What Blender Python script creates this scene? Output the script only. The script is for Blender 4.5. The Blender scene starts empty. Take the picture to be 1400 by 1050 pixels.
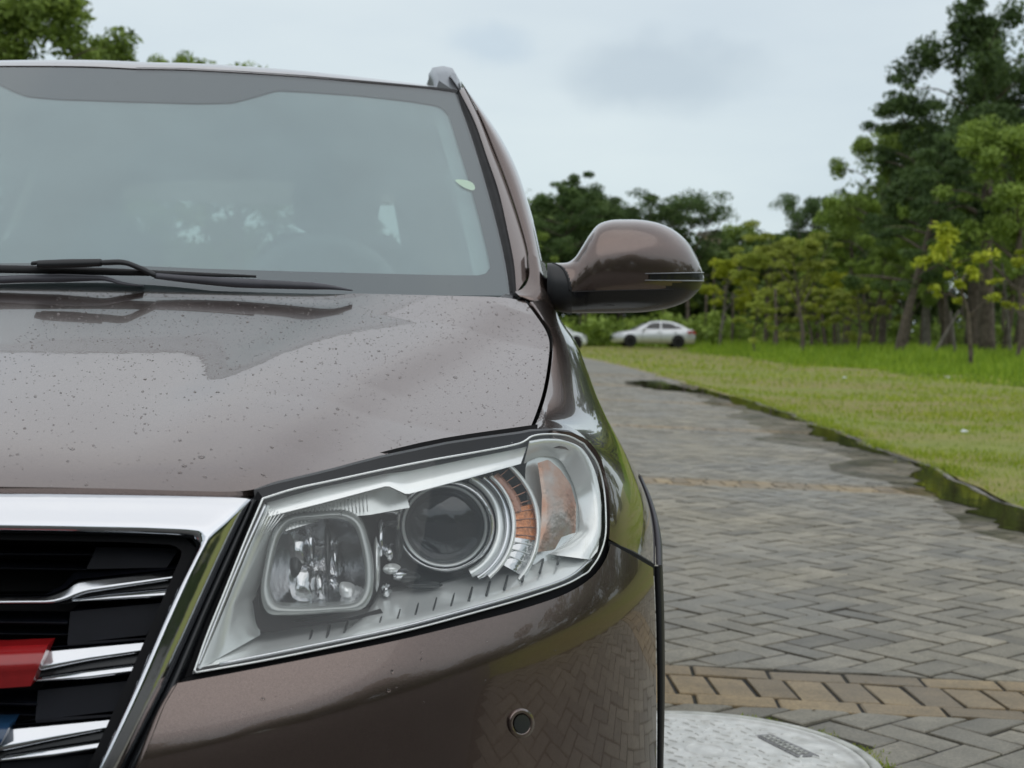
import bpy, bmesh, math, random
import numpy as np
from mathutils import Vector, Matrix

random.seed(7)
RNG = np.random.default_rng(7)
PI = math.pi
C = bpy.context.scene.collection
SC = bpy.context.scene

# ------------------------------------------------------------------ camera
FPX = 1940.0                       # focal length in pixels of a 1400 px wide picture
CAMH = 1.05
PITCH = math.atan(78.0 / FPX)
ROLL = 0.018
cam_d = bpy.data.cameras.new('camera')
cam_d.sensor_width = 36.0
cam_d.lens = FPX / 1400.0 * 36.0
cam_d.clip_start = 0.05
cam_d.clip_end = 3000
cam = bpy.data.objects.new('camera', cam_d)
C.objects.link(cam)
cam.matrix_world = Matrix.Translation((0, 0, CAMH)) @ Matrix.Rotation(PI / 2 - PITCH, 4, 'X') @ Matrix.Rotation(ROLL, 4, 'Z')
cam_d.dof.use_dof = True
cam_d.dof.focus_distance = 2.0
cam_d.dof.aperture_fstop = 9.0
SC.camera = cam

# ------------------------------------------------------------------ world: overcast sky, soft sun
SUN_EL, SUN_AZ = math.radians(62), math.radians(150)
world = bpy.data.worlds.new('World')
SC.world = world
world.use_nodes = True
wt = world.node_tree
wt.nodes.clear()
def wn(t, **k):
    n = wt.nodes.new(t)
    for a, b in k.items():
        setattr(n, a, b)
    return n
w_out = wn('ShaderNodeOutputWorld')
w_bg = wn('ShaderNodeBackground')
w_bg.inputs['Strength'].default_value = 0.10
w_sky = wn('ShaderNodeTexSky', sky_type='NISHITA', sun_disc=False, sun_elevation=SUN_EL, sun_rotation=SUN_AZ)
w_tc = wn('ShaderNodeTexCoord')
w_sep = wn('ShaderNodeSeparateXYZ')
wt.links.new(w_tc.outputs['Generated'], w_sep.inputs[0])
w_ramp = wn('ShaderNodeValToRGB')
r = w_ramp.color_ramp
r.elements[0].position = 0.0
r.elements[0].color = (0.62, 0.72, 0.755, 1)
r.elements[1].position = 1.0
r.elements[1].color = (0.74, 0.765, 0.80, 1)
e = r.elements.new(0.22); e.color = (0.665, 0.745, 0.785, 1)
e = r.elements.new(0.55); e.color = (0.86, 0.90, 0.945, 1)
wt.links.new(w_sep.outputs['Z'], w_ramp.inputs[0])
w_map = wn('ShaderNodeMapping')
w_map.inputs['Scale'].default_value = (1.6, 1.6, 6.0)
wt.links.new(w_tc.outputs['Generated'], w_map.inputs[0])
w_noise = wn('ShaderNodeTexNoise')
w_noise.inputs['Scale'].default_value = 1.9
w_noise.inputs['Detail'].default_value = 6
w_noise.inputs['Roughness'].default_value = 0.5
wt.links.new(w_map.outputs[0], w_noise.inputs['Vector'])
w_cr = wn('ShaderNodeValToRGB')
w_cr.color_ramp.elements[0].position = 0.30
w_cr.color_ramp.elements[0].color = (0.91, 0.925, 0.95, 1)
w_cr.color_ramp.elements[1].position = 0.68
w_cr.color_ramp.elements[1].color = (1.06, 1.05, 1.03, 1)
wt.links.new(w_noise.outputs[0], w_cr.inputs[0])
w_mul = wn('ShaderNodeMix', data_type='RGBA', blend_type='MULTIPLY')
w_mul.inputs[0].default_value = 1.0
wt.links.new(w_ramp.outputs[0], w_mul.inputs[6])
wt.links.new(w_cr.outputs[0], w_mul.inputs[7])
# one darker grey cloud, ahead and slightly right
def cloud_mask(direction, size, stretch):
    vm = wn('ShaderNodeVectorMath', operation='SUBTRACT')
    vm.inputs[1].default_value = direction
    wt.links.new(w_dist.outputs[0], vm.inputs[0])
    vs = wn('ShaderNodeVectorMath', operation='MULTIPLY')
    vs.inputs[1].default_value = (1 / size, 1 / size, stretch / size)
    wt.links.new(vm.outputs[0], vs.inputs[0])
    vl = wn('ShaderNodeVectorMath', operation='LENGTH')
    wt.links.new(vs.outputs[0], vl.inputs[0])
    mr = wn('ShaderNodeMapRange', interpolation_type='SMOOTHSTEP')
    mr.inputs[1].default_value = 0.35
    mr.inputs[2].default_value = 1.1
    mr.inputs[3].default_value = 1.0
    mr.inputs[4].default_value = 0.0
    wt.links.new(vl.outputs['Value'], mr.inputs[0])
    return mr
w_n2 = wn('ShaderNodeTexNoise')
w_n2.inputs['Scale'].default_value = 9
w_n2.inputs['Detail'].default_value = 5
wt.links.new(w_tc.outputs['Generated'], w_n2.inputs['Vector'])
w_off = wn('ShaderNodeVectorMath', operation='MULTIPLY_ADD')
w_off.inputs[1].default_value = (0.10, 0.10, 0.07)
w_off.inputs[2].default_value = (-0.05, -0.05, -0.035)
wt.links.new(w_n2.outputs['Color'], w_off.inputs[0])
w_dist = wn('ShaderNodeVectorMath', operation='ADD')
wt.links.new(w_tc.outputs['Generated'], w_dist.inputs[0])
wt.links.new(w_off.outputs[0], w_dist.inputs[1])
col = w_mul.outputs[2]
for d, s, st, c in (((0.108, 0.97, 0.172), 0.080, 2.6, (0.825, 0.845, 0.875, 1)),
                    ((-0.02, 0.97, 0.195), 0.040, 1.8, (0.88, 0.91, 0.95, 1)),
                    ((0.33, 0.93, 0.20), 0.05, 2.0, (0.95, 0.97, 0.99, 1))):
    m = cloud_mask(d, s, st)
    mx = wn('ShaderNodeMix', data_type='RGBA', blend_type='MULTIPLY')
    wt.links.new(m.outputs[0], mx.inputs[0])
    wt.links.new(col, mx.inputs[6])
    mx.inputs[7].default_value = c
    col = mx.outputs[2]
w_sc = wn('ShaderNodeVectorMath', operation='SCALE')
w_sc.inputs['Scale'].default_value = 11.0
wt.links.new(col, w_sc.inputs[0])
w_mix = wn('ShaderNodeMix', data_type='RGBA')
w_mix.inputs[0].default_value = 0.90          # overcast: cloud cover hides nine tenths of the clear sky
wt.links.new(w_sky.outputs[0], w_mix.inputs[6])
wt.links.new(w_sc.outputs[0], w_mix.inputs[7])
wt.links.new(w_mix.outputs[2], w_bg.inputs['Color'])
wt.links.new(w_bg.outputs[0], w_out.inputs[0])

sun_d = bpy.data.lights.new('sun', 'SUN')
sun_d.energy = 0.6
sun_d.angle = math.radians(80)
sun_d.color = (1.0, 0.97, 0.92)
sun = bpy.data.objects.new('sun', sun_d)
C.objects.link(sun)
sun.rotation_euler = (PI / 2 - SUN_EL, 0, PI - SUN_AZ)
sun.location = (0, 0, 30)

SC.view_settings.view_transform = 'Standard'
SC.view_settings.look = 'None'
SC.view_settings.exposure = 0.0
SC.view_settings.gamma = 1.0
SC.view_settings.use_curve_mapping = False
SC.cycles.max_bounces = 10
SC.cycles.transparent_max_bounces = 12
SC.cycles.transmission_bounces = 8
SC.cycles.sample_clamp_indirect = 6.0
SC.cycles.use_denoising = True

# ------------------------------------------------------------------ materials
class NM:
    """small helper round a node material"""
    def __init__(s, name):
        s.m = bpy.data.materials.new(name)
        s.m.use_nodes = True
        s.t = s.m.node_tree
        s.b = s.t.nodes['Principled BSDF']
        s.out = s.t.nodes['Material Output']
    def n(s, t, **k):
        n = s.t.nodes.new(t)
        for a, b in k.items():
            setattr(n, a, b)
        return n
    def l(s, a, b):
        s.t.links.new(a, b)
    def noise(s, scale, detail=4, coord='Object', rough=0.5, mapscale=None):
        tc = s.n('ShaderNodeTexCoord')
        src = tc.outputs[coord]
        if mapscale:
            mp = s.n('ShaderNodeMapping')
            mp.inputs['Scale'].default_value = mapscale
            s.l(src, mp.inputs[0])
            src = mp.outputs[0]
        nz = s.n('ShaderNodeTexNoise')
        nz.inputs['Scale'].default_value = scale
        nz.inputs['Detail'].default_value = detail
        nz.inputs['Roughness'].default_value = rough
        s.l(src, nz.inputs['Vector'])
        return nz.outputs[0]
    def ramp(s, fac, stops):
        rp = s.n('ShaderNodeValToRGB')
        el = rp.color_ramp.elements
        while len(el) < len(stops):
            el.new(0.5)
        for e, (p, c) in zip(el, stops):
            e.position = p
            e.color = (*c, 1)
        s.l(fac, rp.inputs[0])
        return rp.outputs[0]
    def bump(s, height, strength, dist=0.01):
        b = s.n('ShaderNodeBump')
        b.inputs['Strength'].default_value = strength
        b.inputs['Distance'].default_value = dist
        s.l(height, b.inputs['Height'])
        s.l(b.outputs[0], s.b.inputs['Normal'])
        return b
    def mix(s, fac, a, b, blend='MIX'):
        mx = s.n('ShaderNodeMix', data_type='RGBA', blend_type=blend)
        for sock, v in ((mx.inputs[0], fac), (mx.inputs[6], a), (mx.inputs[7], b)):
            if isinstance(v, (int, float)):
                sock.default_value = v
            elif isinstance(v, tuple):
                sock.default_value = (*v, 1)
            else:
                s.l(v, sock)
        return mx.outputs[2]
    def math(s, op, a, b=None):
        mx = s.n('ShaderNodeMath', operation=op)
        for sock, v in ((mx.inputs[0], a), (mx.inputs[1], b)):
            if v is None:
                continue
            if isinstance(v, (int, float)):
                sock.default_value = v
            else:
                s.l(v, sock)
        return mx.outputs[0]

def simple(name, color, rough=0.5, metal=0.0, coat=0.0, spec=None, var=0.0, vscale=8.0, bump=0.0, bscale=60.0, bdist=0.002):
    q = NM(name)
    q.b.inputs['Base Color'].default_value = (*color, 1)
    q.b.inputs['Roughness'].default_value = rough
    q.b.inputs['Metallic'].default_value = metal
    q.b.inputs['Coat Weight'].default_value = coat
    if spec is not None:
        q.b.inputs['Specular IOR Level'].default_value = spec
    if var:
        nz = q.noise(vscale)
        lo = tuple(c * (1 - var) for c in color)
        hi = tuple(min(1, c * (1 + var)) for c in color)
        q.l(q.ramp(nz, [(0.3, lo), (0.7, hi)]), q.b.inputs['Base Color'])
    if bump:
        q.bump(q.noise(bscale), bump, bdist)
    return q.m

M = {}
def paint():
    q = NM('brown_metallic_paint')
    vor = q.n('ShaderNodeTexVoronoi')
    vor.inputs['Scale'].default_value = 2600
    tc = q.n('ShaderNodeTexCoord')
    q.l(tc.outputs['Object'], vor.inputs['Vector'])
    fl = q.n('ShaderNodeSeparateColor')
    q.l(vor.outputs['Color'], fl.inputs[0])
    c = q.mix(fl.outputs[0], (0.112, 0.080, 0.068), (0.200, 0.150, 0.131))
    q.l(c, q.b.inputs['Base Color'])
    q.b.inputs['Metallic'].default_value = 0.85
    # dust film: a little rougher in patches
    nz = q.noise(6, 5)
    rr = q.n('ShaderNodeMapRange')
    rr.inputs[3].default_value = 0.20
    rr.inputs[4].default_value = 0.25
    q.l(nz, rr.inputs[0])
    q.l(rr.outputs[0], q.b.inputs['Roughness'])
    q.b.inputs['Coat Weight'].default_value = 1.0
    q.b.inputs['Coat Roughness'].default_value = 0.02
    q.b.inputs['Coat IOR'].default_value = 1.48
    ob = q.n('ShaderNodeBump')
    ob.inputs['Strength'].default_value = 0.014
    ob.inputs['Distance'].default_value = 0.002
    q.l(q.noise(55, 2), ob.inputs['Height'])
    q.l(ob.outputs[0], q.b.inputs['Coat Normal'])
    return q.m
M['paint'] = paint()

def chrome(name, color=(0.82, 0.83, 0.85), rough=0.05, wob=0.03, wscale=20):
    q = NM(name)
    q.b.inputs['Base Color'].default_value = (*color, 1)
    q.b.inputs['Metallic'].default_value = 1
    nz = q.noise(40, 5)
    rr = q.n('ShaderNodeMapRange')
    rr.inputs[3].default_value = rough
    rr.inputs[4].default_value = rough + 0.09
    q.l(nz, rr.inputs[0])
    q.l(rr.outputs[0], q.b.inputs['Roughness'])
    q.bump(q.noise(wscale, 3), wob, 0.01)
    return q.m
M['chrome'] = chrome('chrome', (0.64, 0.655, 0.68), 0.07, 0.06)
M['chrome_soft'] = chrome('lamp_reflector_chrome', (0.60, 0.61, 0.62), 0.12, 0.25, 60)
M['black_gloss'] = simple('gloss_black_plastic', (0.008, 0.009, 0.011), 0.22, bump=0.05, bscale=300)
M['black'] = simple('black_plastic', (0.012, 0.013, 0.015), 0.42, var=0.25, bump=0.25, bscale=500, bdist=0.0006)
M['rubber'] = simple('black_rubber', (0.014, 0.014, 0.015), 0.7, var=0.3, vscale=30)
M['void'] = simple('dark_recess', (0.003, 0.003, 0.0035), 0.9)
M['grey_trim'] = simple('grey_arch_plastic', (0.06, 0.06, 0.072), 0.42, var=0.2, vscale=20, bump=0.1, bscale=500, bdist=0.0005)
M['gap'] = simple('shut_line_rubber', (0.005, 0.005, 0.006), 0.6, spec=0.15)
M['blue_black'] = simple('dark_grille_plastic', (0.005, 0.006, 0.010), 0.5, spec=0.18, var=0.3, vscale=15, bump=0.1, bscale=400, bdist=0.0005)
M['red_badge'] = simple('red_enamel', (0.32, 0.012, 0.014), 0.28, coat=0.6, var=0.12, vscale=60)
M['blue_badge'] = simple('blue_enamel', (0.015, 0.05, 0.11), 0.3, coat=0.5)
M['frame_grey'] = simple('grey_lamp_frame', (0.36, 0.38, 0.37), 0.25, metal=0.5)
M['rail'] = simple('grey_satin_rail', (0.40, 0.43, 0.46), 0.38, metal=0.4, var=0.08)
M['silver_plastic'] = simple('satin_silver_plastic', (0.80, 0.825, 0.815), 0.24, metal=0.60, var=0.05, vscale=12, bump=0.06, bscale=250, bdist=0.0005)
M['white_plastic'] = simple('pale_lamp_plastic', (0.92, 0.94, 0.93), 0.16, metal=0.5)
M['lamp_dark'] = simple('dark_lamp_housing', (0.035, 0.04, 0.04), 0.25, metal=0.3)
M['amber'] = simple('amber_reflector', (0.36, 0.165, 0.105), 0.20, metal=0.4, coat=0.6, var=0.35, vscale=45, bump=0.5, bscale=260, bdist=0.002)
def marker_mat():
    q = NM('smoked_amber_marker')
    c = q.ramp(q.noise(22, 4), [(0.35, (0.34, 0.145, 0.075)), (0.5, (0.42, 0.24, 0.16)), (0.66, (0.45, 0.40, 0.36))])
    q.l(c, q.b.inputs['Base Color']); q.b.inputs['Roughness'].default_value = 0.15
    q.b.inputs['Metallic'].default_value = 0.5; q.b.inputs['Coat Weight'].default_value = 0.6
    q.bump(q.noise(90, 3), 0.5, 0.003)
    return q.m
M['marker'] = marker_mat()
M['amber_lit'] = simple('orange_bulb_reflector', (0.62, 0.22, 0.07), 0.2, metal=0.2, coat=0.5, var=0.35, vscale=200, bump=0.7, bscale=300, bdist=0.002)
M['dash'] = simple('grey_dashboard', (0.05, 0.055, 0.055), 0.7, var=0.2, bump=0.2, bscale=300)
M['seat'] = simple('charcoal_seat_fabric', (0.03, 0.034, 0.034), 0.85, var=0.2, bump=0.2, bscale=400)
M['tyre'] = simple('tyre_rubber', (0.02, 0.02, 0.02), 0.75, bump=0.2, bscale=80)
M['rim'] = simple('alloy_rim', (0.30, 0.31, 0.32), 0.3, metal=0.8)
M['silver_paint'] = simple('silver_car_paint', (0.62, 0.64, 0.66), 0.32, metal=0.45, coat=0.8)
M['white_paint'] = simple('white_car_paint', (0.74, 0.78, 0.80), 0.3, metal=0.0, coat=0.8)
M['dark_glass'] = simple('dark_car_window', (0.012, 0.014, 0.016), 0.08, coat=0.5)
M['red_lamp'] = simple('red_lamp_plastic', (0.45, 0.03, 0.03), 0.2, coat=0.5)
M['clear_lamp'] = simple('clear_lamp_plastic', (0.6, 0.62, 0.65), 0.15, metal=0.4, coat=0.6)
M['wheel_grip'] = simple('grey_wheel_leather', (0.5, 0.52, 0.52), 0.5)
M['sticker'] = simple('pale_sticker', (0.75, 0.85, 0.62), 0.5)
M['pillar_trim'] = simple('pale_pillar_trim', (0.62, 0.66, 0.64), 0.8)
M['headliner'] = simple('pale_headliner', (0.26, 0.28, 0.27), 0.9)

def thin_glass(name, tint, reflect_ior, rough=0.0, haze=0.0, haze_col=(0.6, 0.62, 0.62), wob=0.0, wscale=30):
    """thin pane: fresnel mix of clear transmission and mirror reflection plus a light film of dirt"""
    q = NM(name)
    q.t.nodes.remove(q.b)
    tr = q.n('ShaderNodeBsdfTransparent'); tr.inputs[0].default_value = (*tint, 1)
    gl = q.n('ShaderNodeBsdfGlossy'); gl.inputs['Roughness'].default_value = rough
    gl.inputs[0].default_value = (0.95, 0.97, 0.98, 1)
    fr = q.n('ShaderNodeFresnel')
    geo = q.n('ShaderNodeNewGeometry')
    im = q.n('ShaderNodeMapRange'); im.inputs[3].default_value = reflect_ior; im.inputs[4].default_value = 1.0 / reflect_ior
    q.l(geo.outputs['Backfacing'], im.inputs[0]); q.l(im.outputs[0], fr.inputs['IOR'])      # a pane reflects alike from both sides
    if wob:
        b = q.n('ShaderNodeBump')
        b.inputs['Strength'].default_value = wob
        b.inputs['Distance'].default_value = 0.003
        q.l(q.noise(wscale, 3), b.inputs['Height'])
        q.l(b.outputs[0], gl.inputs['Normal'])
        q.l(b.outputs[0], fr.inputs['Normal'])
    m1 = q.n('ShaderNodeMixShader')
    q.l(fr.outputs[0], m1.inputs[0]); q.l(tr.outputs[0], m1.inputs[1]); q.l(gl.outputs[0], m1.inputs[2])
    last = m1
    if haze:
        df = q.n('ShaderNodeBsdfDiffuse'); df.inputs[0].default_value = (*haze_col, 1)
        nz = q.noise(5, 5)
        mr = q.n('ShaderNodeMapRange')
        mr.inputs[1].default_value = 0.3; mr.inputs[2].default_value = 0.7
        mr.inputs[3].default_value = haze * 0.93; mr.inputs[4].default_value = haze * 1.07
        q.l(nz, mr.inputs[0])
        m2 = q.n('ShaderNodeMixShader')
        q.l(mr.outputs[0], m2.inputs[0]); q.l(m1.outputs[0], m2.inputs[1]); q.l(df.outputs[0], m2.inputs[2])
        last = m2
    q.l(last.outputs[0], q.out.inputs[0])
    return q.m
M['windscreen'] = thin_glass('windscreen_glass', (0.80, 0.88, 0.875), 2.2, 0.0, 0.03, (0.52, 0.60, 0.60))
M['bright_film'] = thin_glass('brightening_film', (0.72, 0.80, 0.78), 1.05, 0.3, 0.48, (0.66, 0.76, 0.78))  # pale diffuse film that brightens the windscreen
M['lens'] = thin_glass('headlight_lens', (0.975, 0.98, 0.975), 1.50, 0.0, 0.012, (0.7, 0.72, 0.68), 0.05, 25)
M['side_glass'] = thin_glass('side_window_glass', (0.20, 0.24, 0.22), 1.5, 0.0, 0.02)
M['rear_glass'] = thin_glass('rear_window_glass', (0.6, 0.66, 0.62), 1.5, 0.0, 0.02)
M['proj_glass'] = thin_glass('projector_glass', (0.45, 0.48, 0.5), 1.7, 0.0, 0.04, (0.5, 0.52, 0.53))
def drop_mat():
    q = NM('rain_water')
    q.b.inputs['Base Color'].default_value = (1, 1, 1, 1)
    q.b.inputs['Roughness'].default_value = 0.0
    q.b.inputs['IOR'].default_value = 1.33
    q.b.inputs['Transmission Weight'].default_value = 1.0
    return q.m
M['drop'] = drop_mat()
def frit_mat():
    q = NM('dark_glass_border')
    q.b.inputs['Base Color'].default_value = (0.055, 0.063, 0.067, 1)
    q.b.inputs['Roughness'].default_value = 0.6
    return q.m
M['frit'] = frit_mat()

# ------------------------------------------------------------------ object helpers
def tag(o, label=None, cat=None, group=None, kind=None):
    if label: o['label'] = label
    if cat: o['category'] = cat
    if group: o['group'] = group
    if kind: o['kind'] = kind
    return o
def empty(name, loc=(0, 0, 0), rz=0.0):
    o = bpy.data.objects.new(name, None)
    C.objects.link(o)
    o.location = loc
    o.rotation_euler = (0, 0, rz)
    o.empty_display_size = 0.2
    return o
def mesh_obj(name, V, F, mat, parent=None, smooth=True, sub=0, mats=None, fmat=None):
    me = bpy.data.meshes.new(name)
    me.from_pydata([tuple(map(float, v)) for v in V], [], [tuple(int(i) for i in f) for f in F])
    if mats:
        for mm in mats: me.materials.append(mm)
    else:
        me.materials.append(mat)
    if fmat is not None:
        me.polygons.foreach_set('material_index', fmat)
    if smooth:
        me.polygons.foreach_set('use_smooth', [True] * len(me.polygons))
    me.update()
    o = bpy.data.objects.new(name, me)
    C.objects.link(o)
    if parent: o.parent = parent
    if sub:
        md = o.modifiers.new('sub', 'SUBSURF'); md.levels = sub; md.render_levels = sub
    return o
def quads_obj(name, V, Q, mat, parent=None, smooth=False, attr=None):
    """numpy arrays of vertices and quads -> one object; attr: per-face random value"""
    me = bpy.data.meshes.new(name)
    n, q = len(V), len(Q)
    k = Q.shape[1]
    me.vertices.add(n); me.vertices.foreach_set('co', np.ascontiguousarray(V, dtype=np.float32).ravel())
    me.loops.add(q * k); me.loops.foreach_set('vertex_index', np.ascontiguousarray(Q, dtype=np.int32).ravel())
    me.polygons.add(q)
    me.polygons.foreach_set('loop_start', np.arange(0, q * k, k, dtype=np.int32))
    me.polygons.foreach_set('loop_total', np.full(q, k, dtype=np.int32))
    if smooth: me.polygons.foreach_set('use_smooth', np.ones(q, dtype=bool))
    me.update(calc_edges=True)
    me.materials.append(mat)
    if attr is not None:
        a = me.attributes.new('rnd', 'FLOAT', 'FACE')
        a.data.foreach_set('value', np.ascontiguousarray(attr, dtype=np.float32))
    o = bpy.data.objects.new(name, me)
    C.objects.link(o)
    if parent: o.parent = parent
    return o
def box_vf(x0, x1, y0, y1, z0, z1):
    V = [(x0,y0,z0),(x1,y0,z0),(x1,y1,z0),(x0,y1,z0),(x0,y0,z1),(x1,y0,z1),(x1,y1,z1),(x0,y1,z1)]
    F = [(3,2,1,0),(4,5,6,7),(0,1,5,4),(1,2,6,5),(2,3,7,6),(3,0,4,7)]
    return V, F
def bevel(o, w, seg=2):
    md = o.modifiers.new('bevel', 'BEVEL'); md.width = w; md.segments = seg
    md.limit_method = 'ANGLE'; md.angle_limit = math.radians(30)
    return o
def join_vf(parts):
    V, F = [], []
    for v, f in parts:
        b = len(V); V += list(v); F += [tuple(i + b for i in q) for q in f]
    return V, F
def cat_rom(P, n, closed=False):
    """resample a polyline smoothly with n points, equal chord steps"""
    P = np.asarray(P, float)
    if len(P) == 2:
        t = np.linspace(0, 1, n)[:, None]
        return P[0] * (1 - t) + P[1] * t
    if closed: Q = np.vstack([P[-1], P, P[0], P[1]])
    else: Q = np.vstack([2 * P[0] - P[1], P, 2 * P[-1] - P[-2]])
    out = []
    for i in range(1, len(Q) - 2):
        p0, p1, p2, p3 = Q[i - 1], Q[i], Q[i + 1], Q[i + 2]
        d = lambda a, b: max(np.linalg.norm(a - b), 1e-9) ** 0.5
        t0 = 0; t1 = t0 + d(p0, p1); t2 = t1 + d(p1, p2); t3 = t2 + d(p2, p3)
        for t in np.linspace(t1, t2, 24, endpoint=False):
            A1 = (t1-t)/(t1-t0)*p0 + (t-t0)/(t1-t0)*p1
            A2 = (t2-t)/(t2-t1)*p1 + (t-t1)/(t2-t1)*p2
            A3 = (t3-t)/(t3-t2)*p2 + (t-t2)/(t3-t2)*p3
            B1 = (t2-t)/(t2-t0)*A1 + (t-t0)/(t2-t0)*A2
            B2 = (t3-t)/(t3-t1)*A2 + (t-t1)/(t3-t1)*A3
            out.append((t2-t)/(t2-t1)*B1 + (t-t1)/(t2-t1)*B2)
    if not closed: out.append(P[-1])
    else: out.append(P[0])
    out = np.array(out)
    L = np.r_[0, np.cumsum(np.linalg.norm(np.diff(out, axis=0), axis=1))]
    s = np.linspace(0, L[-1], n + 1 if closed else n)
    if closed: s = s[:-1]
    return np.stack([np.interp(s, L, out[:, k]) for k in range(out.shape[1])], axis=1)
def lin_res(P, n):
    P = np.asarray(P, float)
    L = np.r_[0, np.cumsum(np.linalg.norm(np.diff(P, axis=0), axis=1))]
    s = np.linspace(0, L[-1], n)
    return np.stack([np.interp(s, L, P[:, k]) for k in range(P.shape[1])], axis=1)

# ------------------------------------------------------------------ picture -> place
cr, sr = math.cos(ROLL), math.sin(ROLL)
cp, sp = math.cos(PITCH), math.sin(PITCH)
def rays(px, py):
    px = np.asarray(px, float); py = np.asarray(py, float)
    rr = (px - 700) / FPX; uu = (525 - py) / FPX
    r0 = rr * cr - uu * sr; u0 = rr * sr + uu * cr
    return np.stack([r0, cp + u0 * sp, -sp + u0 * cp], axis=-1)
def at_depth(px, py, Y):
    d = rays(px, py); t = np.asarray(Y, float) / d[..., 1]
    return np.array([0, 0, CAMH]) + d * t[..., None]
def at_height(px, py, z):
    d = rays(px, py); t = (z - CAMH) / d[..., 2]
    return np.array([0, 0, CAMH]) + d * np.asarray(t)[..., None]
# frame of the near car: +y along its axis away from the camera, x=0 on its centreline
TH = 0.083
XC0 = 0.545
cth, sth = math.cos(TH), math.sin(TH)
def cdirs(px, py):
    d = rays(px, py)
    dx = d[..., 0] * cth + d[..., 1] * sth
    dy = -d[..., 0] * sth + d[..., 1] * cth
    return np.stack([dx / dy, np.ones_like(dx), d[..., 2] / dy], axis=-1)
ORG = np.array([XC0, 0, CAMH])
def cpt(px, py, y):
    d = cdirs(px, py)
    return ORG + d * np.asarray(y, float)[..., None]
def hit(px, py, F, t0=1.2, t1=3.9, n=220):
    d = cdirs(px, py)
    ts = np.linspace(t0, t1, n)
    P = ORG + d[..., None, :] * ts[:, None]
    f = F(P[..., 0], P[..., 1], P[..., 2]) > 0
    idx = np.argmax(f, axis=-1)
    none = ~f.any(axis=-1)
    idx = np.where(none, n - 1, np.maximum(idx, 1))
    a = ts[idx - 1]; b = ts[idx]
    for _ in range(30):
        m = (a + b) / 2
        Q = ORG + d * m[..., None]
        g = F(Q[..., 0], Q[..., 1], Q[..., 2]) > 0
        b = np.where(g, m, b); a = np.where(g, a, m)
    return ORG + d * b[..., None]
def coons(top, bot, left, right):
    top, bot, left, right = map(np.asarray, (top, bot, left, right))
    n = len(top); m = len(left)
    s = np.linspace(0, 1, n)[None, :, None]; t = np.linspace(0, 1, m)[:, None, None]
    L = (1 - t) * top[None] + t * bot[None]
    R = (1 - s) * left[:, None] + s * right[:, None]
    B = (1-s)*(1-t)*top[0] + s*(1-t)*top[-1] + (1-s)*t*bot[0] + s*t*bot[-1]
    return L + R - B
def grid_faces(m, n, base=0, flip=False):
    F = []
    for i in range(m - 1):
        for j in range(n - 1):
            a = base + i * n + j
            q = (a, a + n, a + n + 1, a + 1)
            F.append(q[::-1] if flip else q)
    return F
def patch(name, P, mat, parent, rim=None, sides='tblr', smooth=True):
    """grid P[m,n,3] -> surface; rim folds the chosen edges back by the given vector"""
    m, n = P.shape[:2]
    V = [tuple(p) for p in P.reshape(-1, 3)]
    F = grid_faces(m, n)
    if rim is not None:
        edges = {'t': [j for j in range(n)], 'b': [(m - 1) * n + j for j in range(n)][::-1],
                 'l': [i * n for i in range(m)][::-1], 'r': [i * n + n - 1 for i in range(m)]}
        for s_ in sides:
            rv = rim[s_] if isinstance(rim, dict) else rim
            ids = edges[s_]
            b0 = len(V)
            # duplicate edge so that the fold stays crisp but closed
            for i in ids: V.append(V[i])
            b1 = len(V)
            for i in ids: V.append(tuple(V[i][k] + rv[k] for k in range(3)))
            for k in range(len(ids) - 1):
                F.append((b0 + k, b0 + k + 1, b1 + k + 1, b1 + k))
    return mesh_obj(name, V, F, mat, parent, smooth)

def tube(name, pts, rad, mat=None, seg=8, closed=False, sm=40):
    """pts in car frame (or world, when parent is not the suv)"""
    pts = cat_rom(pts, sm, closed=closed) if len(pts) > 2 else np.asarray(pts, float)
    rad = np.interp(np.linspace(0, 1, len(pts)), np.linspace(0, 1, len(np.atleast_1d(rad))), np.atleast_1d(rad))
    V, Fc = [], []
    n = len(pts)
    up = Vector((0, 0, 1))
    for i in range(n):
        a = Vector(pts[(i - 1) % n if closed else max(i - 1, 0)]); b = Vector(pts[(i + 1) % n if closed else min(i + 1, n - 1)])
        d = (b - a).normalized()
        u = d.cross(up)
        if u.length < 1e-3: u = Vector((1, 0, 0))
        u.normalize(); w = u.cross(d)
        for k in range(seg):
            t = 2 * PI * k / seg
            V.append(tuple(Vector(pts[i]) + (u * math.cos(t) + w * math.sin(t)) * rad[i]))
    for i in range(n if closed else n - 1):
        for k in range(seg):
            a = i * seg + k; b = i * seg + (k + 1) % seg
            a2 = ((i + 1) % n) * seg + k; b2 = ((i + 1) % n) * seg + (k + 1) % seg
            Fc.append((a, b, b2, a2))
    if not closed:
        Fc.append(tuple(range(seg))[::-1]); Fc.append(tuple((n - 1) * seg + k for k in range(seg)))
    return V, Fc


def clip0(P):
    """3d polyline that should start on the centreline: drop what lies beyond it, start exactly at x=0"""
    P = np.asarray(P); k = int(np.argmax(P[:, 0] > 1e-4))
    if k == 0:
        a, b = P[0], P[1]; t = -a[0] / (b[0] - a[0])
        s0 = a + (b - a) * t
    else:
        a, b = P[k - 1], P[k]; t = -a[0] / (b[0] - a[0]); s0 = a + (b - a) * t
    s0[0] = 0.0
    return np.vstack([s0, P[k:]])
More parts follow.
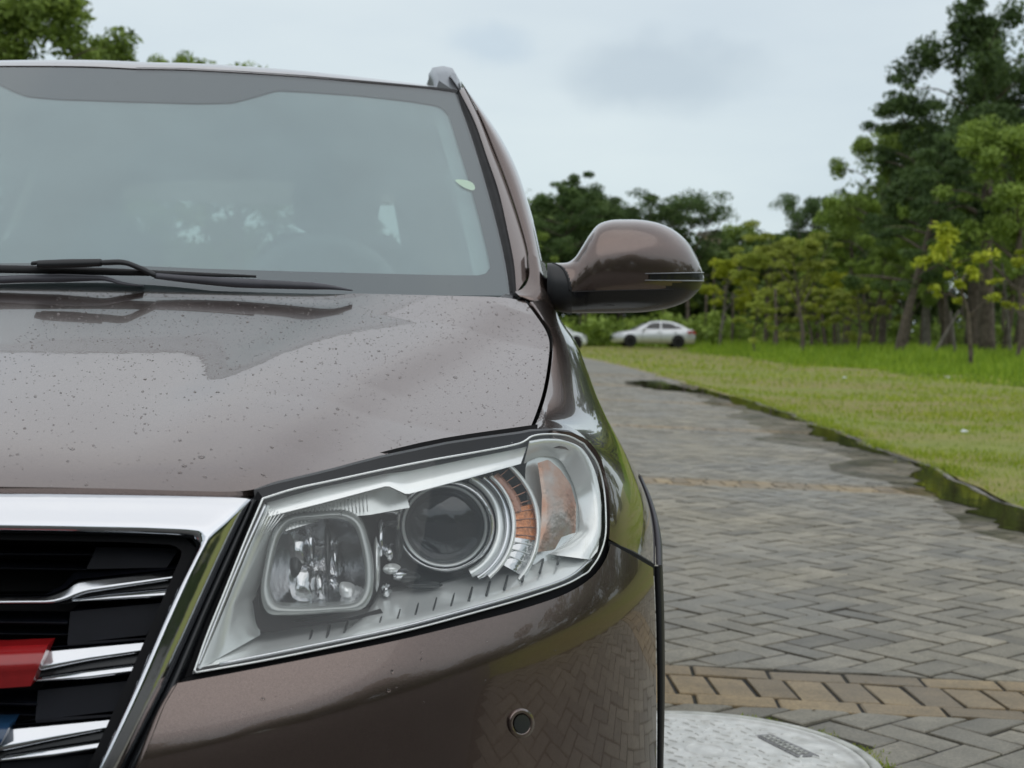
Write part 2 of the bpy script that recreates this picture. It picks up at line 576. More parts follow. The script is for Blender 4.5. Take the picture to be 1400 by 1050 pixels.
# ================================================================== ground, road, trees
RD = 0.060                              # the road runs slightly to the right of the view axis
rca, rsa = math.cos(RD), math.sin(RD)
SLOPE = 0.018
def rd_w(a, b, z=0.0):
    """road frame (a across, b along) -> world"""
    a = np.asarray(a, float); b = np.asarray(b, float)
    return np.stack([a * rca + b * rsa, -a * rsa + b * rca, -SLOPE * a + z + 0 * b], axis=-1)
def edge_a(b):
    """right edge of the paving"""
    b = np.asarray(b, float)
    w = 0.035 * np.sin(1.7 * b) + 0.022 * np.sin(4.3 * b + 1) + 0.012 * np.sin(9.1 * b)
    return w + np.interp(b, [-60, 6, 9, 12, 16, 22, 27, 33, 40, 48, 56, 62, 70], [2.9, 2.78, 2.70, 2.74, 2.66, 2.45, 1.95, 1.45, .75, -.2, -1.4, -2.9, -5.5])
LEFT_A = -5.2
# ---- materials
def ground_mat():
    q = NM('meadow_soil')
    n1 = q.noise(0.30, 5, mapscale=(0.22, 1, 1)); n2 = q.noise(3.0, 6); n3 = q.noise(0.9, 5)
    g = q.ramp(n1, [(0.34, (0.17, 0.24, 0.022)), (0.47, (0.21, 0.24, 0.035)), (0.54, (0.27, 0.205, 0.075)), (0.68, (0.16, 0.245, 0.022))])
    g = q.mix(n2, g, (0.05, 0.075, 0.016), 'MIX') if False else q.mix(0.45, g, q.ramp(n2, [(0.3, (0.12, 0.15, 0.02)), (0.7, (0.29, 0.30, 0.055))]))
    g = q.mix(q.math('MULTIPLY', n3, 0.22), g, (0.24, 0.185, 0.08))
    q.l(g, q.b.inputs['Base Color'])
    q.b.inputs['Roughness'].default_value = 0.9
    q.bump(q.noise(14, 6), 0.6, 0.04)
    return q.m
M['ground'] = ground_mat()
def brick_mat(name, base, lo, hi, wet=0.0):
    q = NM(name)
    at = q.n('ShaderNodeAttribute'); at.attribute_name = 'rnd'
    c = q.ramp(at.outputs['Fac'], [(0.0, lo), (0.5, base), (1.0, hi)])
    n1 = q.noise(9, 6, rough=0.65); n2 = q.noise(120, 4, rough=0.7); n3 = q.noise(0.7, 4)
    c = q.mix(0.55, c, q.mix(1.0, c, q.ramp(n1, [(0.3, (0.50, 0.50, 0.48)), (0.72, (1.35, 1.32, 1.27))]), 'MULTIPLY'))
    c = q.mix(0.5, c, q.mix(1.0, c, q.ramp(n2, [(0.34, (0.45, 0.45, 0.45)), (0.66, (1.6, 1.6, 1.6))]), 'MULTIPLY'))
    # damp dark patches
    c = q.mix(1.0, c, q.ramp(n3, [(0.35, (0.80, 0.80, 0.81)), (0.62, (1.06, 1.05, 1.03))]), 'MULTIPLY')
    q.l(c, q.b.inputs['Base Color'])
    rr = q.n('ShaderNodeMapRange'); rr.inputs[1].default_value = 0.35; rr.inputs[2].default_value = 0.65
    rr.inputs[3].default_value = 0.42; rr.inputs[4].default_value = 0.72
    q.l(n3, rr.inputs[0]); q.l(rr.outputs[0], q.b.inputs['Roughness'])
    q.bump(n2, 0.45, 0.0022)
    return q.m
M['brick'] = brick_mat('grey_clay_paver', (0.235, 0.219, 0.172), (0.150, 0.142, 0.116), (0.305, 0.281, 0.222))
M['brick_o'] = brick_mat('ochre_clay_paver', (0.26, 0.198, 0.112), (0.175, 0.14, 0.090), (0.37, 0.28, 0.15))
def joint_mat():
    q = NM('sand_joint')
    n = q.noise(6, 5)
    q.l(q.ramp(n, [(0.35, (0.012, 0.011, 0.009)), (0.6, (0.024, 0.022, 0.016)), (0.72, (0.03, 0.045, 0.012))]), q.b.inputs['Base Color'])
    q.b.inputs['Roughness'].default_value = 0.85
    return q.m
M['joint'] = joint_mat()
def far_road_mat():
    q = NM('distant_paving')
    n = q.noise(5, 6, mapscale=(1.5, 0.8, 1)); n2 = q.noise(0.6, 4)
    c = q.ramp(n, [(0.3, (0.14, 0.133, 0.107)), (0.55, (0.215, 0.203, 0.162)), (0.7, (0.28, 0.26, 0.21))])
    c = q.mix(1.0, c, q.ramp(n2, [(0.35, (0.75, 0.75, 0.75)), (0.65, (1.1, 1.1, 1.08))]), 'MULTIPLY')
    q.l(c, q.b.inputs['Base Color']); q.b.inputs['Roughness'].default_value = 0.6
    q.bump(n, 0.4, 0.01)
    return q.m
M['far_road'] = far_road_mat()
def water_mat():
    q = NM('puddle_water')
    q.b.inputs['Base Color'].default_value = (0.035, 0.030, 0.016, 1)
    q.b.inputs['Roughness'].default_value = 0.03
    q.b.inputs['IOR'].default_value = 1.33
    q.b.inputs['Specular IOR Level'].default_value = 0.5
    q.bump(q.noise(7, 3), 0.06, 0.01)
    return q.m
M['water'] = water_mat()
M['kerb'] = simple('kerb_concrete', (0.20, 0.19, 0.16), 0.8, var=0.35, vscale=6, bump=0.6, bscale=60, bdist=0.004)
def wet_mat():
    """thin film of water over the blocks: clear, with patches that mirror the sky"""
    q = NM('wet_film')
    q.t.nodes.remove(q.b)
    tr = q.n('ShaderNodeBsdfTransparent'); tr.inputs[0].default_value = (0.86, 0.85, 0.83, 1)
    gl = q.n('ShaderNodeBsdfGlossy'); gl.inputs['Roughness'].default_value = 0.12
    m = q.n('ShaderNodeMixShader')
    rp = q.n('ShaderNodeMapRange'); rp.inputs[1].default_value = 0.42; rp.inputs[2].default_value = 0.62
    rp.inputs[3].default_value = 0.0; rp.inputs[4].default_value = 0.42
    q.l(q.noise(2.2, 5), rp.inputs[0]); q.l(rp.outputs[0], m.inputs[0])
    q.l(tr.outputs[0], m.inputs[1]); q.l(gl.outputs[0], m.inputs[2]); q.l(m.outputs[0], q.out.inputs[0])
    return q.m
M['wet'] = wet_mat()
def lid_mat():
    q = NM('pale_composite_cover')
    n1 = q.noise(14, 6); n2 = q.noise(150, 3)
    vor = q.n('ShaderNodeTexVoronoi'); vor.feature = 'SMOOTH_F1'; vor.inputs['Scale'].default_value = 30
    tc = q.n('ShaderNodeTexCoord'); q.l(tc.outputs['Object'], vor.inputs['Vector'])
    c = q.ramp(n1, [(0.25, (0.52, 0.52, 0.49)), (0.45, (0.70, 0.71, 0.68)), (0.7, (0.80, 0.81, 0.78))])
    c = q.mix(0.5, c, q.mix(1.0, c, q.ramp(vor.outputs['Distance'], [(0.0, (1.1, 1.1, 1.1)), (0.55, (0.72, 0.73, 0.72))]), 'MULTIPLY'))
    n3 = q.noise(4.5, 6, rough=0.7)
    c = q.mix(q.ramp(n3, [(0.52, (0, 0, 0)), (0.72, (0.55, 0.55, 0.55))]), c, (0.30, 0.28, 0.22))
    q.l(c, q.b.inputs['Base Color']); q.b.inputs['Roughness'].default_value = 0.42
    q.bump(q.math('ADD', q.math('MULTIPLY', vor.outputs['Distance'], -1.0), q.math('MULTIPLY', n1, 1.2)), 0.5, 0.012)
    return q.m
M['lid'] = lid_mat()
M['lid_rim'] = simple('pale_cover_rim', (0.50, 0.51, 0.47), 0.5, var=0.3, vscale=18, bump=0.5, bscale=60, bdist=0.003)
M['lid_plate'] = simple('cast_grey_plate', (0.20, 0.20, 0.20), 0.55, var=0.4, vscale=90, bump=0.6, bscale=160, bdist=0.003)
def leaf_mat(name, dark, mid, light, trans=0.25):
    q = NM(name)
    at = q.n('ShaderNodeAttribute'); at.attribute_name = 'rnd'
    oi = q.n('ShaderNodeObjectInfo')
    c = q.ramp(at.outputs['Fac'], [(0.0, dark), (0.5, mid), (1.0, light)])
    v = q.n('ShaderNodeMapRange'); v.inputs[3].default_value = 0.82; v.inputs[4].default_value = 1.18
    q.l(oi.outputs['Random'], v.inputs[0])
    hs = q.n('ShaderNodeHueSaturation')
    q.l(v.outputs[0], hs.inputs['Value']); q.l(c, hs.inputs['Color'])
    q.t.nodes.remove(q.b)
    df = q.n('ShaderNodeBsdfDiffuse'); tl = q.n('ShaderNodeBsdfTranslucent'); gl = q.n('ShaderNodeBsdfGlossy')
    gl.inputs['Roughness'].default_value = 0.45
    q.l(hs.outputs[0], df.inputs[0]); q.l(hs.outputs[0], tl.inputs[0])
    m1 = q.n('ShaderNodeMixShader'); m1.inputs[0].default_value = trans
    q.l(df.outputs[0], m1.inputs[1]); q.l(tl.outputs[0], m1.inputs[2])
    m2 = q.n('ShaderNodeMixShader'); m2.inputs[0].default_value = 0.022
    q.l(m1.outputs[0], m2.inputs[1]); q.l(gl.outputs[0], m2.inputs[2])
    q.l(m2.outputs[0], q.out.inputs[0])
    return q.m
M['leaf_dark'] = leaf_mat('dark_green_leaves', (0.048, 0.082, 0.030), (0.095, 0.155, 0.048), (0.165, 0.240, 0.068))
M['leaf_mid'] = leaf_mat('green_leaves', (0.135, 0.20, 0.042), (0.25, 0.35, 0.068), (0.37, 0.48, 0.095))
M['leaf_olive'] = leaf_mat('olive_leaves', (0.24, 0.29, 0.05), (0.40, 0.46, 0.085), (0.54, 0.60, 0.12))
M['leaf_yellow'] = leaf_mat('yellow_green_leaves', (0.22, 0.27, 0.022), (0.40, 0.45, 0.04), (0.58, 0.60, 0.06))
M['bark'] = simple('brown_bark', (0.12, 0.098, 0.075), 0.9, var=0.45, vscale=4, bump=0.8, bscale=12, bdist=0.03)
M['bark_pale'] = simple('pale_bark', (0.16, 0.145, 0.12), 0.9, var=0.35, vscale=3, bump=0.6, bscale=12, bdist=0.03)
M['grass_short'] = leaf_mat('short_meadow_grass', (0.16, 0.24, 0.020), (0.28, 0.37, 0.028), (0.46, 0.49, 0.065), 0.3)
M['grass_tall'] = leaf_mat('bright_tall_grass', (0.13, 0.22, 0.022), (0.25, 0.38, 0.032), (0.42, 0.54, 0.065), 0.35)
M['wood_far'] = leaf_mat('woodland_leaves', (0.048, 0.076, 0.026), (0.095, 0.145, 0.042), (0.165, 0.235, 0.060), 0.2)

# ---- ground sheet (one sheet to the horizon, a little below the paving)
gx = np.r_[-1500, -400, -120, np.linspace(-60, 60, 61), 120, 400, 1500]
gy = np.r_[-1500, -400, -120, np.linspace(-60, 120, 91), 240, 600, 1500]
X, Y = np.meshgrid(gx, gy)
Zg = -0.135 + 0.02 * np.sin(X * 0.35 + 1) * np.sin(Y * 0.28) 
Zg = Zg + 0.11 * np.clip((Y - 25) / 60, 0, 1)
A_ = X * rca - Y * rsa; B_ = X * rsa + Y * rca
dist_edge = A_ - edge_a(B_)
road_z = -SLOPE * A_
inside = (A_ < edge_a(B_) + 0.0) & (A_ > LEFT_A - 0.0)
Zg = np.where((dist_edge < 1.6) & (A_ > LEFT_A - 1.2) & (Y > -40) & (B_ < 60), np.minimum(Zg, road_z - 0.12), Zg)
P = np.dstack([X, Y, Zg])
m_, n_ = X.shape
o = mesh_obj('ground', P.reshape(-1, 3), grid_faces(m_, n_, flip=True), M['ground'])
tag(o, kind='structure')
def ground_z(x, y):
    return -0.135 + 0.02 * np.sin(x * 0.35 + 1) * np.sin(y * 0.28) + 0.11 * np.clip((y - 25) / 60, 0, 1)
# meadow verge: a finer strip that meets the kerb cleanly
bb = np.linspace(1.5, 62, 122)
ks = np.r_[0.09, 0.2, 0.4, 0.8, 1.6, 3.0]
V = []
for b in bb:
    ea = edge_a(b)
    for k in ks:
        w_ = rd_w(ea + k, b)
        zk = -SLOPE * ea - 0.012 + 0.02 * math.sin(b * 3.1 + k * 4) * (k > 0.15) * (k < 2)
        t = min(1, max(0, (k - 0.1) / 1.9)); gz = ground_z(w_[0], w_[1]) + 0.004
        V.append((w_[0], w_[1], zk * (1 - t) + gz * t - (0.05 if k > 2.5 else 0)))
tag(mesh_obj('verge', V, grid_faces(len(bb), len(ks), flip=True), M['ground']), kind='structure')

M['refl_dark'] = simple('added_dark_ground', (0.045, 0.042, 0.036), 0.6, var=0.3, vscale=3)  # near-black ground colour, chosen so the lower bumper reflects dark
# ---- road
road = empty('road', (0, 0, 0)); tag(road, kind='structure')
bb = np.r_[np.linspace(-40, 34, 75), np.linspace(35, 62, 55)]
rowsR = []
for b in bb:
    e_ = float(edge_a(b))
    rowsR.append([rd_w(a, b, -0.0055) for a in np.linspace(min(LEFT_A, e_ - .1), e_, 10)])
P = np.array(rowsR)
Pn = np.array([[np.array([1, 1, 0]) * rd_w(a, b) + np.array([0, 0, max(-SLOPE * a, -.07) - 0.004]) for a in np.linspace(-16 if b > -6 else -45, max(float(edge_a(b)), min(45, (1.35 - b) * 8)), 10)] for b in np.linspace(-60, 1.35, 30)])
mesh_obj('unseen_dark_sheet', Pn.reshape(-1, 3), grid_faces(30, 10, flip=True), M['refl_dark'], road)  # unseen sheet behind the viewer, added to darken the bumper's reflections
cut = 75
o = mesh_obj('joint_sand', P[:cut].reshape(-1, 3), grid_faces(cut, 10, flip=True), M['joint'], road)
P2 = P[cut - 1:].copy(); P2[..., 2] += 0.0045
o = mesh_obj('distant_paving', P2.reshape(-1, 3), grid_faces(len(P2), 10, flip=True), M['far_road'], road)
W_ = 0.115
GAPJ = 0.011
bands = [(4.00, 0.46), (9.75, 0.46), (15.3, 0.46), (20.85, 0.46), (26.4, 0.46), (31.95, 0.46), (-1.35, 0.46)]
# manhole position
mh = at_height(np.array([930]), np.array([1060]), 0.0)[0]
MH_A, MH_B, MH_R = None, None, 0.44
def w_rd(x, y): return x * rca - y * rsa, x * rsa + y * rca
# centre found from the outline: top of the rim at (950,975), right flank through (1189,1050)
pt = at_height(np.array([940.0, 1120.0, 1189.0]), np.array([974.5, 1016.0, 1050.0]), 0.0)
def circ3(p):
    (ax, ay), (bx, by), (cx, cy) = p[:, :2]
    d = 2 * (ax * (by - cy) + bx * (cy - ay) + cx * (ay - by))
    ux = ((ax*ax+ay*ay)*(by-cy) + (bx*bx+by*by)*(cy-ay) + (cx*cx+cy*cy)*(ay-by)) / d
    uy = ((ax*ax+ay*ay)*(cx-bx) + (bx*bx+by*by)*(ax-cx) + (cx*cx+cy*cy)*(bx-ax)) / d
    return ux, uy, math.hypot(ax - ux, ay - uy)
cx3, cy3, r3 = circ3(pt)
print('MANHOLE fit', cx3, cy3, r3)
MH_R = 0.42
# far rim touches (935, 974.5)
far = pt[0]
MH_X, MH_Y = float(far[0]) - 0.0, float(far[1]) - MH_R
MH_A, MH_B = w_rd(MH_X, MH_Y)
def clip_poly(poly, axis_b, keep_above):
    out = []
    for i in range(len(poly)):
        p, q_ = poly[i], poly[(i + 1) % len(poly)]
        ip = (p[1] >= axis_b) if keep_above else (p[1] <= axis_b)
        iq = (q_[1] >= axis_b) if keep_above else (q_[1] <= axis_b)
        if ip: out.append(p)
        if ip != iq:
            t = (axis_b - p[1]) / (q_[1] - p[1])
            out.append((p[0] + t * (q_[0] - p[0]), axis_b))
    return out
def clip_poly_a(poly, av):
    out = []
    for i in range(len(poly)):
        p, q_ = poly[i], poly[(i + 1) % len(poly)]
        ip = p[0] <= av; iq = q_[0] <= av
        if ip: out.append(p)
        if ip != iq:
            t = (av - p[0]) / (q_[0] - p[0])
            out.append((av, p[1] + t * (q_[1] - p[1])))
    return out
def in_band(b):
    for b0, w in bands:
        if b0 <= b <= b0 + w: return True
    return False
pieces = []          # (polygon in a,b ; ochre?)
s2 = math.sqrt(0.5)
BMAX = 34.0
def herr():
    spacing_a = W_ * math.sqrt(2)
    nA = int(9 / spacing_a) + 2
    for i in range(-int(5.6 / spacing_a), int(3.6 / spacing_a) + 1):
        for j in range(-2, int(BMAX / (2 * spacing_a)) + 2):
            # lattice: i*(1,1) + j*(2,-2) in brick units
            ou, ov = i + 2 * j, i - 2 * j
            for (u0, v0, du, dv) in ((ou, ov, 2, 1), (ou, ov + 1, 1, 2)):
                g = GAPJ / W_ / 2
                rect = [(u0 + g, v0 + g), (u0 + du - g, v0 + g), (u0 + du - g, v0 + dv - g), (u0 + g, v0 + dv - g)]
                yield [((u + v) * s2 * W_, (u - v) * s2 * W_) for u, v in rect]
for poly in herr():
    ca_, cb_ = sum(p[0] for p in poly) / 4, sum(p[1] for p in poly) / 4
    if cb_ < 1.4 or cb_ > BMAX or ca_ < LEFT_A + .05: continue
    if ca_ > float(edge_a(cb_)) - 0.02: continue
    if math.hypot(ca_ - MH_A, cb_ - MH_B) < MH_R - 0.01: continue
    ok = True
    for b0, w in bands:
        lo, hi = b0 - 0.003, b0 + w + 0.003
        if b0 - 0.3 < cb_ < b0 + w + 0.3:
            p1 = clip_poly(poly, lo, False); p2 = clip_poly(poly, hi, True)
            poly = p1 if cb_ < b0 + w / 2 else p2
            if cb_ < b0 + w / 2 and len(p1) < 3: ok = False
            if cb_ >= b0 + w / 2 and len(p2) < 3: ok = False
    if not ok: continue
    if cb_ > 5 and ca_ > float(edge_a(cb_)) - 0.15:
        poly = clip_poly_a(poly, float(edge_a(cb_)) - 0.004)
        if len(poly) < 3: continue
    # area
    A2 = sum(poly[i][0] * poly[(i + 1) % len(poly)][1] - poly[(i + 1) % len(poly)][0] * poly[i][1] for i in range(len(poly))) / 2
    if abs(A2) < 0.0012: continue
    if A2 < 0: poly = poly[::-1]
    pieces.append((poly, 0))
for b0, w in bands:
    if b0 < 2: continue
    def wob(a): return 0.012 * math.sin(a * 1.3 + b0)
    for row, (r0, r1) in enumerate(((0, .115), (.115, .345), (.345, .46))):
        a = LEFT_A + 0.03 + RNG.uniform(0, .1)
        L = 0.235 if row != 1 else 0.118
        while a < float(edge_a(b0)) - 0.02:
            a1 = min(a + L, float(edge_a(b0)) - 0.005)
            g = GAPJ / 2
            sk = -0.045 * (1 if row == 1 else 0)
            skw = 0.022 if row == 1 else 0.0
            pieces.append(([(a + g + skw, b0 + r0 + g + wob(a)), (a1 - g + skw, b0 + r0 + g + wob(a1)), (a1 - g, b0 + r1 - g + wob(a1)), (a + g, b0 + r1 - g + wob(a))], 1))
            a = a1
print('BRICKS', len(pieces))
def brick_geo(poly, h, tilt):
    n = len(poly)
    c = (sum(p[0] for p in poly) / n, sum(p[1] for p in poly) / n)
    V = []
    ch = 0.0035
    jit = RNG.normal(0, 0.0009, (n, 2))
    def z_(p): return h + tilt[0] * (p[0] - c[0]) + tilt[1] * (p[1] - c[1])
    inner = []
    for i, p in enumerate(poly):
        d = np.array([c[0] - p[0], c[1] - p[1]]); L = np.linalg.norm(d) + 1e-9
        q_ = np.array(p) + d / L * min(ch * 1.5, L * .4) + jit[i]
        inner.append(q_)
    for p in inner: V.append(rd_w(p[0], p[1], z_(p)))
    for p in poly: V.append(rd_w(p[0], p[1], z_(p) - 0.0030))
    for p in poly: V.append(rd_w(p[0], p[1], -0.02))
    F = [tuple(range(n))]
    for k in (0, 1):
        for i in range(n):
            j = (i + 1) % n
            F.append((k * n + i, (k + 1) * n + i, (k + 1) * n + j, k * n + j))
    return V, F
# rank by how large a piece shows in the picture
def to_px(p):
    d = np.asarray(p, float) - np.array([0, 0, CAMH])
    f_ = d[..., 1] * cp - d[..., 2] * sp; u0 = d[..., 1] * sp + d[..., 2] * cp; r0 = d[..., 0]
    r0 = r0 / f_; u0 = u0 / f_
    rr = r0 * cr + u0 * sr; uu = -r0 * sr + u0 * cr
    return 700 + rr * FPX, 525 - uu * FPX
scores = []
for idx, (poly, o_) in enumerate(pieces):
    c = np.mean(poly, axis=0)
    w3 = rd_w(c[0], c[1])
    x_, y_ = to_px(w3)
    vis = (905 < x_ < 1440) and (y_ < 1085) and w3[1] > 0.5
    scores.append((w3[1] if vis else 999 + w3[1], idx))
scores.sort()
single = {i for d, i in scores[:290] if d < 900}
Vs, Fs, As = {0: [], 1: []}, {0: [], 1: []}, {0: [], 1: []}
seen_ab = 0
for idx, (poly, o_) in enumerate(pieces):
    h = float(np.clip(RNG.normal(0.0003, 0.0014), -.0022, .004)); tilt = RNG.normal(0, 0.012, 2)
    rv = float(np.clip(RNG.beta(2, 2), 0, 1))
    V, F = brick_geo(poly, h, tilt)
    if idx in single:
        ob = mesh_obj('brick', V, F, M['brick_o'] if o_ else M['brick'], road, smooth=False)
        a = ob.data.attributes.new('rnd', 'FLOAT', 'FACE')
        a.data.foreach_set('value', np.full(len(F), rv, dtype=np.float32))
    else:
        b0 = len(Vs[o_])
        Vs[o_] += V; Fs[o_] += [tuple(i + b0 for i in f) for f in F]; As[o_] += [rv] * len(F)
for o_, nm in ((0, 'herringbone_paving'), (1, 'ochre_course')):
    ob = mesh_obj(nm, Vs[o_], Fs[o_], M['brick_o'] if o_ else M['brick'], road, smooth=False)
    a = ob.data.attributes.new('rnd', 'FLOAT', 'FACE')
    a.data.foreach_set('value', np.array(As[o_], dtype=np.float32))
    ob['kind'] = 'stuff'
# ---- kerb stones
b = 6.5
kerb = empty('kerb', tuple(rd_w(edge_a(6.5), 6.5))); tag(kerb, kind='structure')
ko = np.array(kerb.location)
while b < 60:
    L = 0.5 if b < 24 else 0.8
    e0, e1_ = float(edge_a(b)), float(edge_a(b + L - .01))
    zt = -0.002 + RNG.normal(0, 0.003) if b < 25 else 0.004
    w = 0.06 if b < 24 else 0.14
    P4 = [rd_w(e0 + .004, b, zt), rd_w(e1_ + .004, b + L - .012, zt), rd_w(e1_ + w, b + L - .012, zt - .003), rd_w(e0 + w, b, zt - .003)]
    V = [tuple(p - ko) for p in P4] + [tuple(p - ko + np.array([0, 0, -.15])) for p in P4]
    F = [(3, 2, 1, 0), (0, 1, 5, 4), (1, 2, 6, 5), (2, 3, 7, 6), (3, 0, 4, 7)]
    ob = mesh_obj('kerb_stone', V, F, M['kerb'] if b < 24 else M['brick_o'], kerb, smooth=False)
    a = ob.data.attributes.new('rnd', 'FLOAT', 'FACE'); a.data.foreach_set('value', np.full(5, .6, dtype=np.float32))
    bevel(ob, 0.012, 1)
    b += L
# ---- puddles: level sheets lying in the low side of the sloped paving
def puddle(b0, b1, wfun, seed, name='puddle', mat=M['water'], lift=0.003, inner=0.0):
    rg = np.random.default_rng(seed)
    n = 90
    t = np.linspace(0, 1, n); bs = b0 + (b1 - b0) * t
    nz = np.interp(t, np.linspace(0, 1, 24), rg.uniform(-1, 1, 24)); nz2 = np.interp(t, np.linspace(0, 1, 60), rg.uniform(-1, 1, 60))
    w = wfun(t) * (1 + 0.28 * nz + 0.14 * nz2)
    e = edge_a(bs) - 0.004 + inner
    V = []
    for k in (0, .33, .66, 1.0):
        a = e - w * k
        p = rd_w(a, bs); zw = -SLOPE * (e) + SLOPE * 0.0 + lift
        p[:, 2] = np.maximum(-SLOPE * a + lift, -SLOPE * (e - wfun(t).max()) * 0 - SLOPE * a + lift)
        V += [tuple(q_) for q_ in p]
    ob = mesh_obj(name, V, grid_faces(4, n), mat, None)
    tag(ob, kind='structure')
    return ob
wf = lambda peak: (lambda t: peak * np.sin(PI * np.clip(t, 0.004, .996)) ** 0.55)
puddle(6.9, 12.4, lambda t: 0.40 * np.sin(PI * np.clip(t * .62 + .38, 0.004, .999)) ** 0.7, 3, inner=-0.02, lift=0.006)
puddle(12.9, 16.9, wf(0.30), 5, inner=-0.05, lift=0.006)
puddle(17.4, 27.0, wf(0.42), 8, inner=-0.03, lift=0.006)
puddle(6.6, 28.6, lambda t: 0.85 * np.sin(PI * np.clip(t * .9 + .1, 0.004, .996)) ** 0.5, 11, name='wet_paving', mat=M['wet'], lift=0.0045)
puddle(24.5, 30.0, wf(0.9), 14, name='puddle', lift=0.0055, inner=-0.35)
# ---- manhole cover
mh = empty('manhole_cover', (MH_X, MH_Y, float(-SLOPE * MH_A))); mh.rotation_euler = (0, SLOPE * 0.9, 0)
tag(mh, 'pale round manhole cover set in the brick paving beside the suv', 'manhole cover')
def lathe(name, prof, mat, parent, n=96, hole=False):
    V, F = [], []
    for r_, z_ in prof:
        V += [(r_ * math.cos(2 * PI * i / n), r_ * math.sin(2 * PI * i / n), z_) for i in range(n)]
    for k in range(len(prof) - 1):
        F += [(k * n + i, k * n + (i + 1) % n, (k + 1) * n + (i + 1) % n, (k + 1) * n + i) for i in range(n)]
    if not hole:
        F.append(tuple((len(prof) - 1) * n + i for i in range(n)))
    return mesh_obj(name, V, [f[::-1] for f in F] if False else F, mat, parent)
lathe('frame', [(MH_R, -0.02), (MH_R, 0.008), (MH_R - .004, 0.011), (MH_R - .024, 0.012), (MH_R - .028, 0.008), (MH_R - .028, -.01)], M['lid_rim'], mh, hole=True)
R2 = MH_R - .032
lathe('lid', [(R2, -0.01), (R2, 0.009), (R2 - .003, 0.012), (R2 - .018, 0.0125), (R2 - .021, 0.009), (R2 - .04, 0.009)], M['lid'], mh, hole=False)
def embl(name, pts, z0, z1, mat):
    n = len(pts)
    V = [(x, y, z0) for x, y in pts] + [(x, y, z1) for x, y in pts]
    F = [tuple(range(n, 2 * n))] + [(i, (i + 1) % n, n + (i + 1) % n, n + i) for i in range(n)]
    return mesh_obj(name, V, F, mat, mh, smooth=False)
c4 = at_height(np.array([1032, 1054, 1120, 1090.0]), np.array([1007, 1005, 1034, 1036.0]), 0.0)
q4 = [(p[0] - MH_X, p[1] - MH_Y) for p in c4]
embl('name_plate', q4, 0.008, 0.0115, M['lid_plate'])
# raised illegible cast strokes on the plate
a0, a1, a2, a3 = [np.array(p) for p in q4]
for i in range(9):
    t0, t1 = 0.07 + i * 0.098, 0.07 + i * 0.098 + 0.06
    def bl(s, t): return (a0 * (1 - t) + a3 * t) * (1 - s) + (a1 * (1 - t) + a2 * t) * s
    for (sa_, sb_, ta_, tb_) in ((.18, .82, t0, t0 + .018), (.2, .34, t0, t1), (.55, .68, t0 + .01, t1)):
        embl('cast_stroke', [tuple(bl(sa_, ta_)), tuple(bl(sb_, ta_)), tuple(bl(sb_, tb_)), tuple(bl(sa_, tb_))], 0.0113, 0.0135, M['lid_rim'])
c1 = at_height(np.array([965.0]), np.array([1027.0]), 0.0)[0] - np.array([MH_X, MH_Y, 0])
lathe_o = mesh_obj('pick_hole', *(lambda n: ([(c1[0] + .055 * math.cos(2*PI*i/n), c1[1] + .055 * math.sin(2*PI*i/n), .0092) for i in range(n)] + [(c1[0] + .049 * math.cos(2*PI*i/n), c1[1] + .049 * math.sin(2*PI*i/n), .0125) for i in range(n)] + [(c1[0] + .043 * math.cos(2*PI*i/n), c1[1] + .043 * math.sin(2*PI*i/n), .0092) for i in range(n)],
        [(k*n+i, k*n+(i+1)%n, (k+1)*n+(i+1)%n, (k+1)*n+i) for k in range(2) for i in range(n)]))(32), M['lid'], mh)
# rows of low studs over the lid (cast tread)
V, F = [], []
for i in range(-12, 13):
    for j in range(-12, 13):
        x_, y_ = (i + 0.5 * (j % 2)) * 0.036, j * 0.033
        if math.hypot(x_, y_) > R2 - .05 or in_poly_pt(x_, y_, q4) if False else math.hypot(x_, y_) > R2 - .05: continue
        if abs((x_ - c1[0])) < .06 and abs(y_ - c1[1]) < .06: continue
        cxq = np.mean(q4, axis=0)
        if math.hypot(x_ - cxq[0], y_ - cxq[1]) < .085: continue
        b0 = len(V); r_ = 0.011; th = RNG.uniform(-.5, .5) + (0.8 if (i + j) % 2 else -0.8)
        for (u, v, z) in ((-1.3, -.45, 0), (1.3, -.45, 0), (1.3, .45, 0), (-1.3, .45, 0), (-.9, -.2, 1), (.9, -.2, 1), (.9, .2, 1), (-.9, .2, 1)):
            V.append((x_ + r_ * (u * math.cos(th) - v * math.sin(th)), y_ + r_ * (u * math.sin(th) + v * math.cos(th)), 0.0088 + 0.0028 * z))
        F += [tuple(b0 + k for k in f) for f in ((4,5,6,7),(0,1,5,4),(1,2,6,5),(2,3,7,6),(3,0,4,7))]
o = mesh_obj('tread_studs', V, F, M['lid'], mh, smooth=False); o['kind'] = 'stuff'

# ---- grass
def blades(name, bx, by, bz, h, w, mat, lean=0.35, rnd=None, parent=None):
    n = len(bx)
    th = RNG.uniform(0, 2 * PI, n); ln = RNG.uniform(0.05, lean, n) * h; lt = RNG.uniform(0, 2 * PI, n)
    dx, dy = np.cos(th) * w / 2, np.sin(th) * w / 2
    V = np.zeros((n, 4, 3))
    V[:, 0] = np.stack([bx - dx, by - dy, bz], 1)
    V[:, 1] = np.stack([bx + dx, by + dy, bz], 1)
    V[:, 2] = np.stack([bx + dx * .25 + ln * np.cos(lt), by + dy * .25 + ln * np.sin(lt), bz + h], 1)
    V[:, 3] = np.stack([bx - dx * .25 + ln * np.cos(lt), by - dy * .25 + ln * np.sin(lt), bz + h], 1)
    Q = np.arange(n * 4).reshape(n, 4)
    o = quads_obj(name, V.reshape(-1, 3), Q, mat, parent, attr=RNG.uniform(0, 1, n) if rnd is None else rnd)
    return tag(o, kind='stuff')
